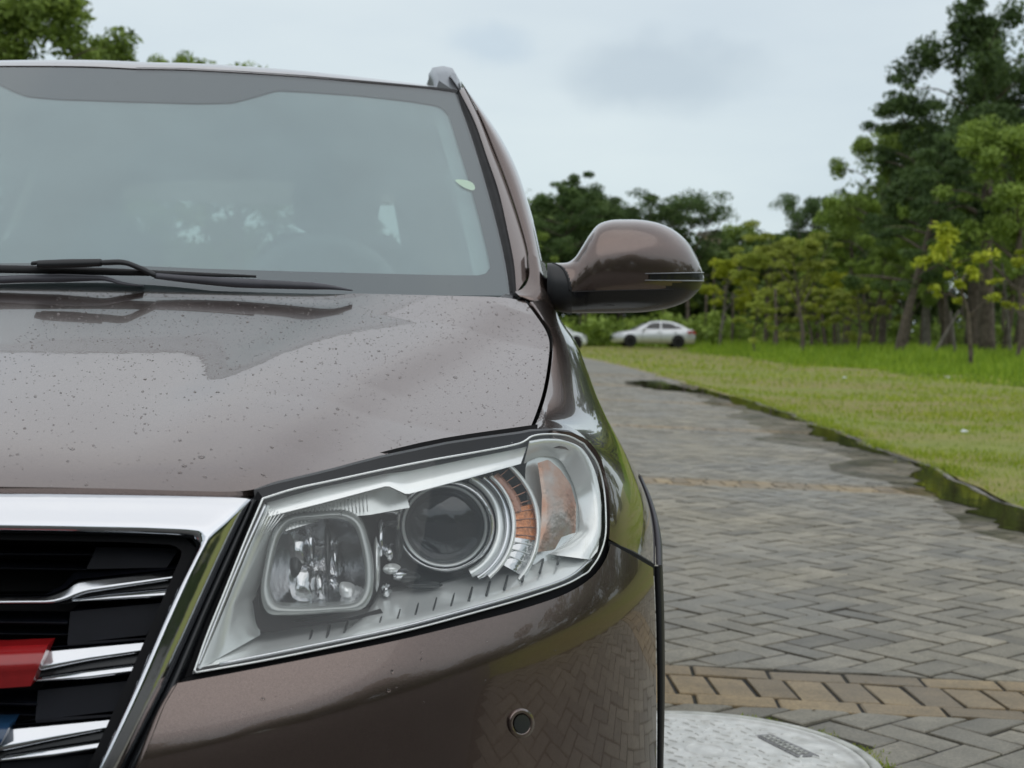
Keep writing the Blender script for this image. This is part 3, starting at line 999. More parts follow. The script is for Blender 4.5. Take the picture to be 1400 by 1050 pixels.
def vnoise(x, y, s, seed=0):
    """cheap smooth value noise in numpy"""
    rg = np.random.default_rng(seed); T = rg.uniform(0, 1, (128, 128))
    x = x / s; y = y / s
    xi = np.floor(x).astype(int); yi = np.floor(y).astype(int); fx = x - xi; fy = y - yi
    fx = fx * fx * (3 - 2 * fx); fy = fy * fy * (3 - 2 * fy)
    g = lambda a, b: T[a % 128, b % 128]
    return (g(xi, yi) * (1-fx) + g(xi+1, yi) * fx) * (1-fy) + (g(xi, yi+1) * (1-fx) + g(xi+1, yi+1) * fx) * fy
n = 150000
u = RNG.uniform(0, 1, n)
gyv = 1 / (1 / 7.5 * (1 - u) + 1 / 75 * u)            # denser near the viewer
gxv = RNG.uniform(-0.25, 0.46, n) * gyv + RNG.uniform(-2, 2, n)
av, bv = w_rd(gxv, gyv)
keep = (av > edge_a(bv) + 0.10) | (bv > 61)
pat = vnoise(gxv * .3, gyv, 1.6, 3) * .6 + vnoise(gxv * .6, gyv, 0.6, 4) * .4
keep &= RNG.uniform(0, 1, n) < np.clip((pat - 0.30) * 2.8, 0.08, 1)
gxv, gyv, pat = gxv[keep], gyv[keep], pat[keep]
# near the kerb the verge is level with the paving
av, bv = w_rd(gxv, gyv); k_ = np.clip(av - edge_a(bv), 0, 9); t = np.clip((k_ - .1) / 1.9, 0, 1)
gz = np.where(bv < 61, (-SLOPE * edge_a(bv) - 0.015) * (1 - t) + ground_z(gxv, gyv) * t, ground_z(gxv, gyv))
h_ = np.interp(gyv, [8, 20, 60], [0.03, 0.04, 0.08]) * RNG.uniform(0.5, 1.5, len(gxv)) * (0.6 + 0.9 * pat)
w_g = np.interp(gyv, [8, 20, 60], [0.009, 0.018, 0.055])
blades('lawn_grass', gxv, gyv, gz, h_, w_g, M['grass_short'], 0.7, rnd=np.clip(RNG.uniform(0, .6, len(gxv)) + .55 * (pat - .2), 0, 1))
# taller bright grass in front of and under the trees
n = 150000
gyv = RNG.uniform(24, 92, n); gxv = RNG.uniform(-0.02, 0.44, n) * gyv
lim = np.interp(gxv / gyv, [0, .10, .135, .2, .3, .45], [88, 84, 66, 50, 38, 27])
pat = vnoise(gxv, gyv, 3.0, 9) * .6 + vnoise(gxv, gyv, 1.0, 10) * .4
fade = np.clip((gyv - lim) / 14, 0.12, 1)
keep = (gyv > lim + 14 * (pat - .5)) & (RNG.uniform(0, 1, n) < np.clip((pat - .15) * 2, .1, 1))
keep &= ~((gxv > 5.0) & (gxv < 12.2) & (gyv > 76) & (gyv < 84))
gxv, gyv, pat = gxv[keep], gyv[keep], pat[keep]
fade = fade[keep]
h_ = RNG.uniform(0.18, 0.60, len(gxv)) * (0.35 + 1.2 * pat) * (0.25 + .75 * fade)
blades('tall_grass', gxv, gyv, ground_z(gxv, gyv), h_, np.full(len(gxv), 0.055), M['grass_tall'], 0.5, rnd=np.clip(RNG.uniform(0, .7, len(gxv)) + .5 * (pat - .3), 0, 1))
# grass spilling over the edge of the paving
n = 9000
bv = RNG.uniform(6.0, 34, n) ** 1.0; bv = 6 + 28 * RNG.uniform(0, 1, n) ** 1.8
kk_ = np.abs(RNG.normal(0, .10, n)) * np.sign(RNG.uniform(-.35, 1, n)) + .07
ce_ = vnoise(bv, bv * 0 + 5, .5, 77)
k_ = ce_ > .38
bv, kk_ = bv[k_], kk_[k_]
e_ = edge_a(bv); p = rd_w(e_ + kk_, bv)
zz_ = np.where(kk_ > 0, -SLOPE * e_ - .012, -SLOPE * (e_ + kk_) - .005)
blades('edge_grass', p[:, 0], p[:, 1], zz_, RNG.uniform(.02, .055, len(bv)) * np.where(kk_ > 0, 1, .6), np.full(len(bv), .010), M['grass_short'], 1.0)
# moss and weeds in the joints near the cover
ang = RNG.uniform(-0.3, 2.2, 900); rr_ = MH_R + np.abs(RNG.normal(0.012, 0.022, 900))
wx, wy_ = MH_X + rr_ * np.cos(ang), MH_Y + rr_ * np.sin(ang)
wa, wb_ = w_rd(wx, wy_)
pt_ = vnoise(ang * 10, rr_ * 0 + 3, 1.3, 21)
k_ = pt_ > 0.45
blades('joint_moss', wx[k_], wy_[k_], -SLOPE * wa[k_] - .004, RNG.uniform(.004, .013, k_.sum()), np.full(k_.sum(), .004), M['grass_short'], 1.2)

# ---- trees
def tree_mesh(seed, H, cw, base_frac, n_limb, n_cl, leaf, per, style='round', trunk_r=None, lean=0.0):
    """returns (trunk V,F) and (leaf V,Q,rnd)"""
    rg = np.random.default_rng(seed)
    tr = trunk_r or H * 0.022
    pts = [np.array([0, 0, -0.2])]
    dirn = np.array([rg.normal(0, .05) + lean, rg.normal(0, .05), 1.0])
    ns_ = 9
    for i in range(1, ns_ + 1):
        dirn = dirn + np.array([rg.normal(0, .06), rg.normal(0, .06), 0]); d = dirn / np.linalg.norm(dirn)
        pts.append(pts[-1] + d * (H * 0.88 / ns_))
    pts = np.array(pts)
    parts = [tube('x', pts, [tr * 1.25, tr, tr * .85, tr * .6, tr * .3, tr * .08], None, seg=8, sm=14)]
    ends = []
    for k in range(n_limb):
        f_ = base_frac + (1 - base_frac) * (k + rg.uniform(0, .8)) / n_limb
        f_ = min(f_, .97)
        p0 = np.array([np.interp(f_ * H * .88, np.linspace(0, H * .88, ns_ + 1), pts[:, c]) for c in range(3)])
        az = k * 2.4 + rg.uniform(-.5, .5)
        if style == 'tier': rad = cw * (1.0 - 0.65 * ((f_ - base_frac) / (1 - base_frac)) ** 1.3) * rg.uniform(.75, 1.05); rise = rg.uniform(.05, .25) * rad
        elif style == 'umbrella': rad = cw * rg.uniform(.5, 1.0); rise = (H * rg.uniform(.86, 1.0) - p0[2]) * .9
        else:
            hh = (f_ - base_frac) / (1 - base_frac)
            rad = cw * math.sqrt(max(.08, 1 - (hh * 1.5 - .55) ** 2)) * rg.uniform(.7, 1.05); rise = rg.uniform(.15, .55) * rad
        end = p0 + np.array([math.cos(az) * rad, math.sin(az) * rad, rise])
        mid = p0 * .45 + end * .55 + np.array([0, 0, rise * (.35 if style != 'umbrella' else -.1)])
        r0 = tr * (1 - f_) * .55 + .02
        parts.append(tube('x', np.array([p0, mid, end]), [r0, r0 * .55, r0 * .15], None, seg=5, sm=7))
        ends.append((p0, mid, end))
    # clusters along the limbs
    cl = []
    for k in range(n_cl):
        p0, mid, end = ends[rg.integers(len(ends))]
        t = rg.uniform(.35, 1.08)
        q_ = (p0 * (1 - t) + mid * t) if t < .5 else (mid * (1 - (t - .5) * 2) + end * (t - .5) * 2) if t <= 1 else end + (end - mid) * (t - 1)
        q_ = q_ + rg.normal(0, cw * .07, 3)
        cl.append(q_)
    for k in range(max(4, n_cl // 10)):
        cl.append(pts[-1] + rg.normal(0, cw * .13, 3))
    cl = np.array(cl)
    rc = cw * rg.uniform(.09, .22, len(cl))
    flat = {'tier': .33, 'umbrella': .40, 'round': .62}[style]
    tone = rg.uniform(0, 1, len(cl))
    N = len(cl) * per
    ci = np.repeat(np.arange(len(cl)), per)
    d = rg.normal(0, 1, (N, 3)); d /= np.linalg.norm(d, axis=1)[:, None]
    rr = rg.uniform(0, 1, N) ** .45
    P = cl[ci] + d * (rc[ci] * rr)[:, None] * np.array([1, 1, flat])
    P[:, 2] -= (rr ** 2) * rc[ci] * .12
    nrm = rg.normal(0, 1, (N, 3)) + np.array([0, 0, .9]) + d * .6; nrm /= np.linalg.norm(nrm, axis=1)[:, None]
    u_ = np.cross(nrm, rg.normal(0, 1, (N, 3))); u_ /= np.linalg.norm(u_, axis=1)[:, None]
    v_ = np.cross(nrm, u_)
    L = leaf * rg.uniform(.6, 1.3, N)
    Vq = np.stack([P - u_ * L[:, None], P - v_ * (L * .42)[:, None], P + u_ * L[:, None], P + v_ * (L * .42)[:, None]], axis=1)
    rnd = np.clip(.18 + .5 * tone[ci] + rg.normal(0, .16, N), 0, 1)
    return join_vf(parts), (Vq.reshape(-1, 3), np.arange(N * 4).reshape(N, 4), rnd)
PROTO = {}
def proto(key, bark, leafm, **k):
    (tv, tf), (lv, lq, rnd) = tree_mesh(**k)
    me = bpy.data.meshes.new('trunk'); me.from_pydata([tuple(v) for v in tv], [], tf); me.materials.append(M[bark])
    me.polygons.foreach_set('use_smooth', [True] * len(me.polygons))
    tmp = quads_obj('crown', lv, lq, M[leafm], attr=rnd); lm = tmp.data; bpy.data.objects.remove(tmp)
    PROTO[key] = (me, lm)
proto('broad_a', 'bark', 'leaf_dark', seed=11, H=16, cw=5.6, base_frac=.32, n_limb=20, n_cl=110, leaf=.145, per=200, style='round', trunk_r=.36)
proto('broad_b', 'bark', 'leaf_mid', seed=12, H=13, cw=4.8, base_frac=.30, n_limb=17, n_cl=90, leaf=.14, per=190, style='round', trunk_r=.26)
proto('tier_a', 'bark', 'leaf_dark', seed=13, H=17, cw=6.0, base_frac=.34, n_limb=24, n_cl=110, leaf=.145, per=190, style='tier', trunk_r=.40)
proto('tier_b', 'bark', 'leaf_mid', seed=14, H=12, cw=4.6, base_frac=.36, n_limb=16, n_cl=70, leaf=.135, per=170, style='tier', trunk_r=.22)
proto('umb_a', 'bark', 'leaf_olive', seed=15, H=8, cw=3.2, base_frac=.42, n_limb=12, n_cl=52, leaf=.115, per=150, style='umbrella', trunk_r=.15)
proto('umb_b', 'bark', 'leaf_dark', seed=16, H=14, cw=7.5, base_frac=.30, n_limb=20, n_cl=100, leaf=.145, per=180, style='umbrella', trunk_r=.35)
proto('sap_y', 'bark', 'leaf_yellow', seed=17, H=5, cw=1.5, base_frac=.40, n_limb=8, n_cl=34, leaf=.10, per=45, style='round', trunk_r=.07)
proto('sap_o', 'bark', 'leaf_olive', seed=18, H=5.5, cw=1.9, base_frac=.30, n_limb=10, n_cl=30, leaf=.105, per=100, style='round', trunk_r=.08)
proto('young_y', 'bark_pale', 'leaf_yellow', seed=19, H=6.5, cw=2.3, base_frac=.45, n_limb=10, n_cl=34, leaf=.11, per=100, style='round', trunk_r=.10)
def tree(kind, px, D, top_py, label, group=None, rz=0.0, wx=1.0, base_z=None, name='tree'):
    H0 = {'broad_a': 16, 'broad_b': 13, 'tier_a': 17, 'tier_b': 12, 'umb_a': 8, 'umb_b': 14, 'sap_y': 5, 'sap_o': 5.5, 'young_y': 6.5}[kind]
    p = at_depth(np.array(px, float), np.array(447.0), np.array(float(D)))
    gz = float(ground_z(p[0], p[1])) if D > 0 else -.1
    topz = float(at_depth(np.array(px, float), np.array(float(top_py)), np.array(float(D)))[2])
    s = (topz - gz) / (H0 * .97)
    root = empty(name, (float(p[0]), float(p[1]), gz), rz)
    tag(root, label, 'tree', group)
    for nm, me in zip(('trunk', 'crown'), PROTO[kind]):
        c = bpy.data.objects.new(nm, me); C.objects.link(c); c.parent = root
        c.scale = (s * wx, s * wx, s)
    return root
GR = 'tall trees at the right edge of the meadow'
GL = 'dark trees beyond the suv door mirror'
GY = 'young trees along the meadow edge'
tree('tier_a', 1228, 62, 150, 'tall layered dark tree with thick brown trunk, second nearest big trunk on the right', GR, 0.4, .72)
tree('broad_a', 1352, 66, -40, 'tallest dark tree rising out of the top right corner of the view', GR, 1.9, .80)
tree('tier_a', 1300, 74, 70, 'dark layered tree whose flat boughs point left above the big trunks', GR, 3.3, .66)
tree('broad_a', 1262, 78, 190, 'dark round tree with its pale trunk just right of the thickest trunk', GR, 5.0, .8)
tree('broad_b', 1405, 58, 150, 'broad green tree cut by the right edge of the photo', GR, 2.2, .9)
tree('broad_b', 1205, 80, 160, 'loose topped green tree at the left end of the tall group', GR, 4.1, .75)
tree('broad_b', 1160, 84, 255, 'mid green tree just left of the thick brown trunk', GR, 0.8, .9)
tree('umb_b', 1120, 100, 262, 'small crowned dark tree standing clear above the olive trees', GR, 2.5, .55)
tree('tier_b', 1190, 72, 300, 'low dark layered tree in front of the tall group', GR, 1.0, .9)
tree('umb_a', 1098, 62, 318, 'olive umbrella shaped tree with a slender straight trunk in mid meadow edge', GY, 0.3, 1.0)
tree('sap_o', 1172, 66, 365, 'small olive tree left of the thick brown trunk', GY, 0.9, 1.0)
tree('young_y', 985, 84, 340, 'yellow green tree just right of the door mirror tip', GY, 1.3, 1.1)
tree('umb_a', 1045, 82, 340, 'pale olive tree left of the umbrella shaped one', GY, 2.3, 1.0)
tree('sap_o', 1033, 66, 395, 'slender olive sapling with thin dark stem', GY, 4.3, 1.0)
tree('sap_o', 1150, 72, 385, 'thin stemmed sapling right of the umbrella shaped tree', GY, 0.6, .9)
tree('sap_y', 1328, 47, 292, 'sparse yellow green sapling in front of the tall dark trees', GY, 0.0, 1.0)
tree('sap_y', 1392, 52, 320, 'sparse yellow sapling at the right edge of the photo', GY, 2.0, 1.1)
tree('young_y', 1148, 78, 360, 'yellowish young tree behind the thin stemmed sapling', GY, 3.1, .8)
tree('broad_b', 1010, 110, 300, 'green tree with uneven top behind the yellow green tree', GR, 3.7, .9)
tree('broad_b', 1078, 104, 322, 'dark green tree behind the olive trees', GR, 5.4, 1.0)
tree('tier_b', 1046, 116, 310, 'pointed dark tree top between the house and the tall group', GR, 4.4, .6)
tree('broad_a', 745, 90, 248, 'broad dark green tree close behind the windscreen pillar', GL, 0.2, 1.0)
tree('broad_a', 800, 92, 232, 'dark green tree rising above the door mirror', GL, 2.2, 1.05)
tree('umb_b', 905, 96, 262, 'dark spreading tree with layered boughs reaching right over the mirror', GL, 4.1, .92)
tree('broad_b', 700, 62, 300, 'dark tree mostly hidden by the windscreen pillar', GL, 3.2, 1.0)
tree('tier_b', 820, 94, 285, 'dark layered tree behind the door mirror', GL, 5.2, 1.1)

tree('umb_b', 850, 98, 268, 'dark spreading tree whose boughs show above the door mirror cap', GL, 1.1, .9)
tree('broad_b', 940, 100, 350, 'low dark tree beside the tip of the door mirror', GL, 2.1, .9)
tree('broad_b', 1120, 90, 330, 'full green tree filling the gap right of the umbrella shaped tree', GR, 2.9, 1.1)
tree('broad_a', 1330, 84, 60, 'dense dark tree behind the yellow green sapling', GR, 0.9, .9)
tree('broad_b', 1290, 70, 230, 'mid height green tree behind the leaning prop', GR, 3.9, .8)
tree('broad_b', 1375, 72, 240, 'mid height green tree near the right edge, behind the saplings', GR, 5.9, .9)
tree('tier_a', 1395, 80, -20, 'tall dark layered tree at the very right edge of the photo', GR, 1.2, .8)
tree('broad_b', 1240, 68, 300, 'low leafy tree hanging round the thickest trunk', GR, 0.1, .7)
tree('sap_o', 1110, 74, 372, 'bushy olive sapling below the umbrella shaped tree', GY, 2.2, 1.4)
tree('sap_o', 1060, 78, 376, 'bushy sapling between the slender stem and the umbrella tree', GY, 5.2, 1.4)
tree('sap_o', 1196, 74, 368, 'bushy olive sapling beside the thickest trunk', GY, 3.6, 1.4)
tree('young_y', 1012, 88, 362, 'yellow green young tree beside the pale olive ones', GY, 5.0, 1.1)
# trees beyond the roof
tree('broad_b', 20, 40, -60, 'bushy green tree above the left end of the suv roof', 'trees beyond the suv roof', 0.9, .95)
tree('tier_b', 112, 44, 16, 'lower green tree just right of the bushy one over the suv roof', 'trees beyond the suv roof', 2.9, .7)
tree('broad_b', 320, 40, 61, 'low tree line just showing over the roof, right of centre', 'trees beyond the suv roof', 1.4, 1.1)
tree('broad_b', 222, 42, 62, 'small tuft of tree just showing over the suv roof', 'trees beyond the suv roof', 4.4, .5)
tree('broad_a', 160, 46, 95, 'dark tree seen through the suv windows', 'trees beyond the suv roof', 3.4, .9)
tree('broad_a', 440, 58, 150, 'dark tree seen through the far side window of the suv', 'trees beyond the suv roof', 5.0, 1.0)

# ---- prop stakes and bare stems among the trees
def stake(px, D, y0, y1, px1, r, label, mat='bark', cat='tree'):
    a = at_depth(np.array(float(px)), np.array(float(y0)), np.array(float(D))); b = at_depth(np.array(float(px1)), np.array(float(y1)), np.array(float(D) + .4))
    a[2] = float(ground_z(a[0], a[1])) - .05
    pts = np.array([a, a * .5 + b * .5 + np.array([RNG.normal(0, .04), 0, 0]), b])
    V, F = tube('x', pts - a, [r, r * .85, r * .6], None, seg=7, sm=8)
    o = mesh_obj('bare_tree' if cat == 'tree' else 'wooden_prop', V, F, M[mat]); o.location = tuple(a)
    return tag(o, label, cat, 'bare stems and props in the wood')
stake(1272, 60, 480, 424, 1312, .09, 'leaning wooden prop between the two thickest trunks', 'bark_pale', 'prop')
stake(1308, 60, 478, 425, 1300, .07, 'short upright prop that meets the leaning one', 'bark_pale', 'prop')
stake(1268, 70, 476, 400, 1266, .24, 'pale grey trunk just right of the thickest brown trunk', 'bark_pale')
stake(1000, 84, 470, 400, 1002, .10, 'thin stem below the yellow green tree')
stake(1062, 74, 470, 395, 1060, .11, 'thin stem left of the olive umbrella tree')
stake(1130, 78, 470, 400, 1122, .12, 'reddish leaning stem right of the umbrella tree')
stake(1142, 80, 470, 395, 1140, .13, 'upright stem beside the reddish leaning one')
stake(1205, 76, 470, 410, 1207, .13, 'dark stem left of the thickest trunk')
stake(965, 88, 468, 400, 966, .11, 'thin stem nearest the door mirror tip')
stake(1384, 60, 470, 360, 1370, .08, 'thin crooked stem near the right edge of the photo', 'bark_pale')
stake(1020, 90, 468, 395, 1018, .10, 'thin stem between the two pale saplings')
STL = ['left of the yellow green tree', 'right behind the yellow green tree', 'just left of the pale sapling', 'between both pale saplings', 'left of the slender olive sapling', 'right of the slender olive sapling', 'below the pale olive tree', 'left of the umbrella shaped tree', 'right of the umbrella shaped tree', 'behind the reddish leaning stem', 'between the reddish stem and the thick trunk', 'behind the small olive tree', 'just left of the dark stem', 'touching the left side of the thickest trunk', 'touching the right side of the thickest trunk', 'behind the leaning prop', 'left of the yellow green sapling', 'right of the yellow green sapling', 'left of the crooked pale stem', 'at the right edge of the photo']
for i, (px, D) in enumerate([(940, 92), (978, 95), (990, 90), (1010, 98), (1048, 92), (1075, 90), (1088, 98), (1110, 92), (1118, 100), (1160, 92), (1178, 90), (1190, 96), (1215, 90), (1245, 92), (1290, 88), (1318, 92), (1340, 85), (1370, 90), (1395, 88)]):
    stake(px, D, 466, 380 + RNG.uniform(-20, 15), px + RNG.uniform(-4, 4), RNG.uniform(.08, .17), 'bare trunk in the shaded wood ' + STL[i])

# ---- the wood that closes the view: a far mass of leaves, and a ring of wood round the meadow
def wood_mass(name, cx, cy, h, rr_, n_per, leaf, seed, mat='wood_far'):
    rg = np.random.default_rng(seed)
    k = len(cx); N = k * n_per; ci = np.repeat(np.arange(k), n_per)
    zc_ = rg.uniform(0.02, 1, k) ** .8 * np.asarray(h)
    d = rg.normal(0, 1, (N, 3)); d /= np.linalg.norm(d, axis=1)[:, None]; q_ = rg.uniform(0, 1, N) ** .4
    R_ = np.asarray(rr_)[ci] * q_
    P = np.stack([np.asarray(cx)[ci], np.asarray(cy)[ci], zc_[ci]], 1) + d * R_[:, None] * np.array([1, 1, .7])
    P[:, 2] = np.maximum(P[:, 2], 0.05)
    nrm = rg.normal(0, 1, (N, 3)) + np.array([0, 0, .7]); nrm /= np.linalg.norm(nrm, axis=1)[:, None]
    u_ = np.cross(nrm, rg.normal(0, 1, (N, 3))); u_ /= np.linalg.norm(u_, axis=1)[:, None]; v_ = np.cross(nrm, u_)
    L = leaf * rg.uniform(.6, 1.4, N)
    Vq = np.stack([P - u_ * L[:, None], P - v_ * (L * .5)[:, None], P + u_ * L[:, None], P + v_ * (L * .5)[:, None]], axis=1)
    o = quads_obj(name, Vq.reshape(-1, 3), np.arange(N * 4).reshape(N, 4), M[mat], attr=np.clip(rg.uniform(0, 1, k)[ci] * .6 + rg.uniform(0, .4, N), 0, 1))
    return tag(o, kind='stuff')
k = 620
pxs = RNG.uniform(660, 1480, k); Ds = RNG.uniform(98, 122, k)
hx = np.interp(pxs, [660, 760, 900, 960, 1100, 1200, 1300, 1480], [9, 10, 8, 6.5, 8.0, 12, 15, 16])
wood_mass('woods', (pxs - 700) / FPX * Ds, Ds, hx, RNG.uniform(1.2, 2.4, k), 110, .34, 31)
k = 300
pxs = RNG.uniform(60, 660, k); Ds = RNG.uniform(72, 92, k)
wood_mass('woods', (pxs - 700) / FPX * Ds, Ds, np.full(k, 5.0), RNG.uniform(1.0, 1.8, k), 90, .30, 32)
# undergrowth at the wood's edge
k = 260
pxs = RNG.uniform(690, 1460, k); Ds = RNG.uniform(84, 98, k)
wood_mass('undergrowth', (pxs - 700) / FPX * Ds, Ds, np.full(k, 1.6), RNG.uniform(.5, 1.2, k), 60, .20, 33, 'leaf_mid')
# wood all round the clearing behind the viewer and beyond the car's far side
k = 900
th = np.r_[RNG.uniform(math.radians(100), math.radians(440), k)]          # leaves the view ahead open
th = th[(np.degrees(th) % 360 < 62) | (np.degrees(th) % 360 > 112)]
k = len(th); Rr = RNG.uniform(30, 42, k); Rr = np.where((np.degrees(th) % 360 < 80) | ((np.degrees(th) % 360 > 100) & (np.degrees(th) % 360 < 190)), Rr + 10, Rr)
Rr = np.where((np.degrees(th) % 360 < 62), Rr + 12, Rr)
hx = 8.5 + 2.5 * np.sin(th * 7) + 1.5 * np.sin(th * 17)
wood_mass('woods', Rr * np.cos(th), Rr * np.sin(th), hx, RNG.uniform(1.4, 3.0, k), 240, .34, 35)

# ---- house top beyond the trees
hp_ = at_depth(np.array(980.0), np.array(447.0), np.array(150.0))
house = empty('house', (float(hp_[0]), 150, -.05), 0.3); tag(house, 'tan house showing its top storey above the yellow green tree', 'house')
M['tan_wall'] = simple('tan_render', (0.30, 0.235, 0.18), 0.85, var=0.15, vscale=2)
M['roof_tile'] = simple('grey_brown_roof', (0.11, 0.10, 0.085), 0.85, var=0.2, vscale=3)
V, F = box_vf(-0.2, 6.0, -3, 3, 0, 8.4); mesh_obj('wall', V, F, M['tan_wall'], house, smooth=False)
V, F = box_vf(-1.4, 1.6, -1.6, 1.6, 8.0, 11.0); mesh_obj('stair_tower', V, F, M['tan_wall'], house, smooth=False)
V, F = box_vf(-1.7, 1.9, -1.9, 1.9, 11.0, 11.5); mesh_obj('roof', V, F, M['roof_tile'], house, smooth=False)
V, F = box_vf(-0.6, 6.4, -3.3, 3.3, 8.4, 8.8); mesh_obj('roof', V, F, M['roof_tile'], house, smooth=False)
V, F = box_vf(-0.6, 0.5, -1.63, -1.57, 9.0, 10.3); mesh_obj('window', V, F, M['dark_glass'], house, smooth=False)

# ---- litter on the meadow
for i, (px, py, s) in enumerate(((1318, 592, .05), (1155, 519, .07), (1225, 507, .09), (1296, 519, .08))):
    p = at_height(np.array(float(px)), np.array(float(py)), -.12)
    V = [(math.cos(t) * s * RNG.uniform(.6, 1.2), math.sin(t) * s * RNG.uniform(.5, .9), 0.012 + .01 * math.sin(3 * t)) for t in np.linspace(0, 2 * PI, 7, endpoint=False)] + [(0, 0, .035)]
    V += [(v[0] * .9, v[1] * .9, 0) for v in V[:7]]
    F = [(j, (j + 1) % 7, 7) for j in range(7)] + [(8 + j, 8 + (j + 1) % 7, (j + 1) % 7, j) for j in range(7)]
    o = mesh_obj('litter', V, F, M['white_paint'], smooth=False); o.location = (float(p[0]), float(p[1]), float(ground_z(p[0], p[1])) + 0.03)
    tag(o, ('white scrap of paper on the grass nearest the puddle', 'pale scrap lying in the meadow below the umbrella tree', 'white scrap in the grass left of the thickest trunk', 'white scrap in the grass below the leaning prop')[i], 'litter')
# fallen leaf scraps and grit on the paving
n = 420
by = RNG.uniform(3.2, 26, n) ** 1.0; bx = RNG.uniform(0, 1, n) * (edge_a(by) + 1.5) - 1.5
p = rd_w(bx, by)
sz = np.clip(np.exp(RNG.normal(math.log(.008), .5, n)), .003, .022)
V = np.zeros((n, 4, 3)); th = RNG.uniform(0, 6.28, n)
for k_, (u, v, zz_) in enumerate(((-1, 0, 0.002), (0, -.5, 0.006), (1, 0, 0.003), (0, .5, 0.004))):
    V[:, k_, 0] = p[:, 0] + sz * (u * np.cos(th) - v * np.sin(th)); V[:, k_, 1] = p[:, 1] + sz * (u * np.sin(th) + v * np.cos(th)); V[:, k_, 2] = p[:, 2] + zz_ + .001
M['dead_leaf'] = leaf_mat('dead_leaves', (0.10, 0.06, 0.03), (0.20, 0.13, 0.06), (0.36, 0.30, 0.20), .1)
tag(quads_obj('fallen_leaves', V.reshape(-1, 3), np.arange(n * 4).reshape(n, 4), M['dead_leaf'], attr=RNG.uniform(0, 1, n)), kind='stuff')
# ================================================================== the near car (brown suv)
suv_yc = 3.6
def car_to_world(x, y, z):
    x = x - XC0
    return (x * cth - y * sth, x * sth + y * cth, z)
suv = empty('parked_suv', car_to_world(0, suv_yc, 0.0), TH)
tag(suv, 'brown metallic suv beaded with rain, parked close to the viewer beside the manhole cover', 'car')
def sv(o):
    """car-frame vertices -> local to the suv root"""
    o.data.transform(Matrix.Translation((0, -suv_yc, 0)))
    return o
def spatch(name, P, mat, parent=suv, **k):
    return sv(patch(name, P, mat, parent, **k))
def smesh(name, V, F, mat, parent=suv, **k):
    return sv(mesh_obj(name, V, F, mat, parent, **k))
def mirror_vf(V, F):
    b = len(V)
    return list(V) + [(-v[0], v[1], v[2]) for v in V], list(F) + [tuple(i + b for i in f)[::-1] for f in F]

# ---- surfaces
zc_y = np.array([1.20, 1.40, 1.50, 1.60, 1.80, 2.10, 2.40, 2.60, 2.90, 3.3])
zc_z = np.array([0.72, 0.816, 0.863, 0.898, 0.948, 1.020, 1.095, 1.147, 1.225, 1.33])
_yy = np.linspace(1.2, 3.3, 400)
_zz = np.interp(_yy, zc_y, zc_z)
_k = np.exp(-0.5 * (np.arange(-40, 41) / 9.0) ** 2); _k /= _k.sum()
_zs = np.convolve(np.pad(_zz, 40, mode='reflect', reflect_type='odd'), _k, mode='valid')
sig = lambda t: 1 / (1 + np.exp(-np.clip(t, -30, 30)))
def Hb(x, y):
    x = np.abs(x)
    z = np.interp(y, _yy, _zs)
    cw = np.interp(y, [1.5, 1.9, 2.35, 2.6, 3.0], [0.150, 0.148, 0.098, 0.055, 0.05])
    z = z - cw * x * x
    c1 = np.interp(y, [1.4, 1.75, 2.1, 2.35, 2.7], [0.20, 0.265, 0.345, 0.43, 0.56])
    c2 = np.interp(y, [1.4, 1.57, 1.72, 2.0, 2.2, 2.5], [0.355, 0.395, 0.435, 0.525, 0.62, 0.76])
    z = z + 0.0085 * sig((x - c1) / 0.022) * sig((y - 1.68) / 0.08) - 0.0160 * sig((x - c2) / 0.018)
    return z
F_bonnet = lambda x, y, z: Hb(x, y) - z
def ffront(x, z, soft=0.010):
    xa = np.abs(x)
    zb = 0.612 + 0.17 * (np.clip(xa, 0.2, 0.95) - 0.3)
    u = (z - zb) / soft
    sp = soft * np.where(u > 30, u, np.log1p(np.exp(np.clip(u, -40, 30))))
    yf = 1.410 + 0.43 * sp + 0.05 * np.clip(zb - z, 0, 1)
    a = 0.952
    q = np.clip(xa / a, 0, 1)
    g = 0.66 * (1 - np.clip(1 - q ** 2.6, 0, 1) ** 0.625)
    return yf + g
F_front = lambda x, y, z: np.where(np.abs(x) > 0.95, -1.0, y - ffront(x, z))
wy = lambda x, z: 2.41 + 1.36 * (z - 1.10) + 0.30 * x * x
F_wind = lambda x, y, z: y - wy(x, z)
def shift(P, off):
    s = (P[..., 1] + off) / P[..., 1]
    return ORG + (P - ORG) * s[..., None]
def fpt(pp, off=0.0):
    pp = np.asarray(pp, float)
    return shift(hit(pp[..., 0], pp[..., 1], F_front), off)
def hp(pp, F, off=0.0):
    pp = np.asarray(pp, float)
    return shift(hit(pp[..., 0], pp[..., 1], F), off)
def yb(px, py):
    return float(fpt([(px, py)])[0][1])

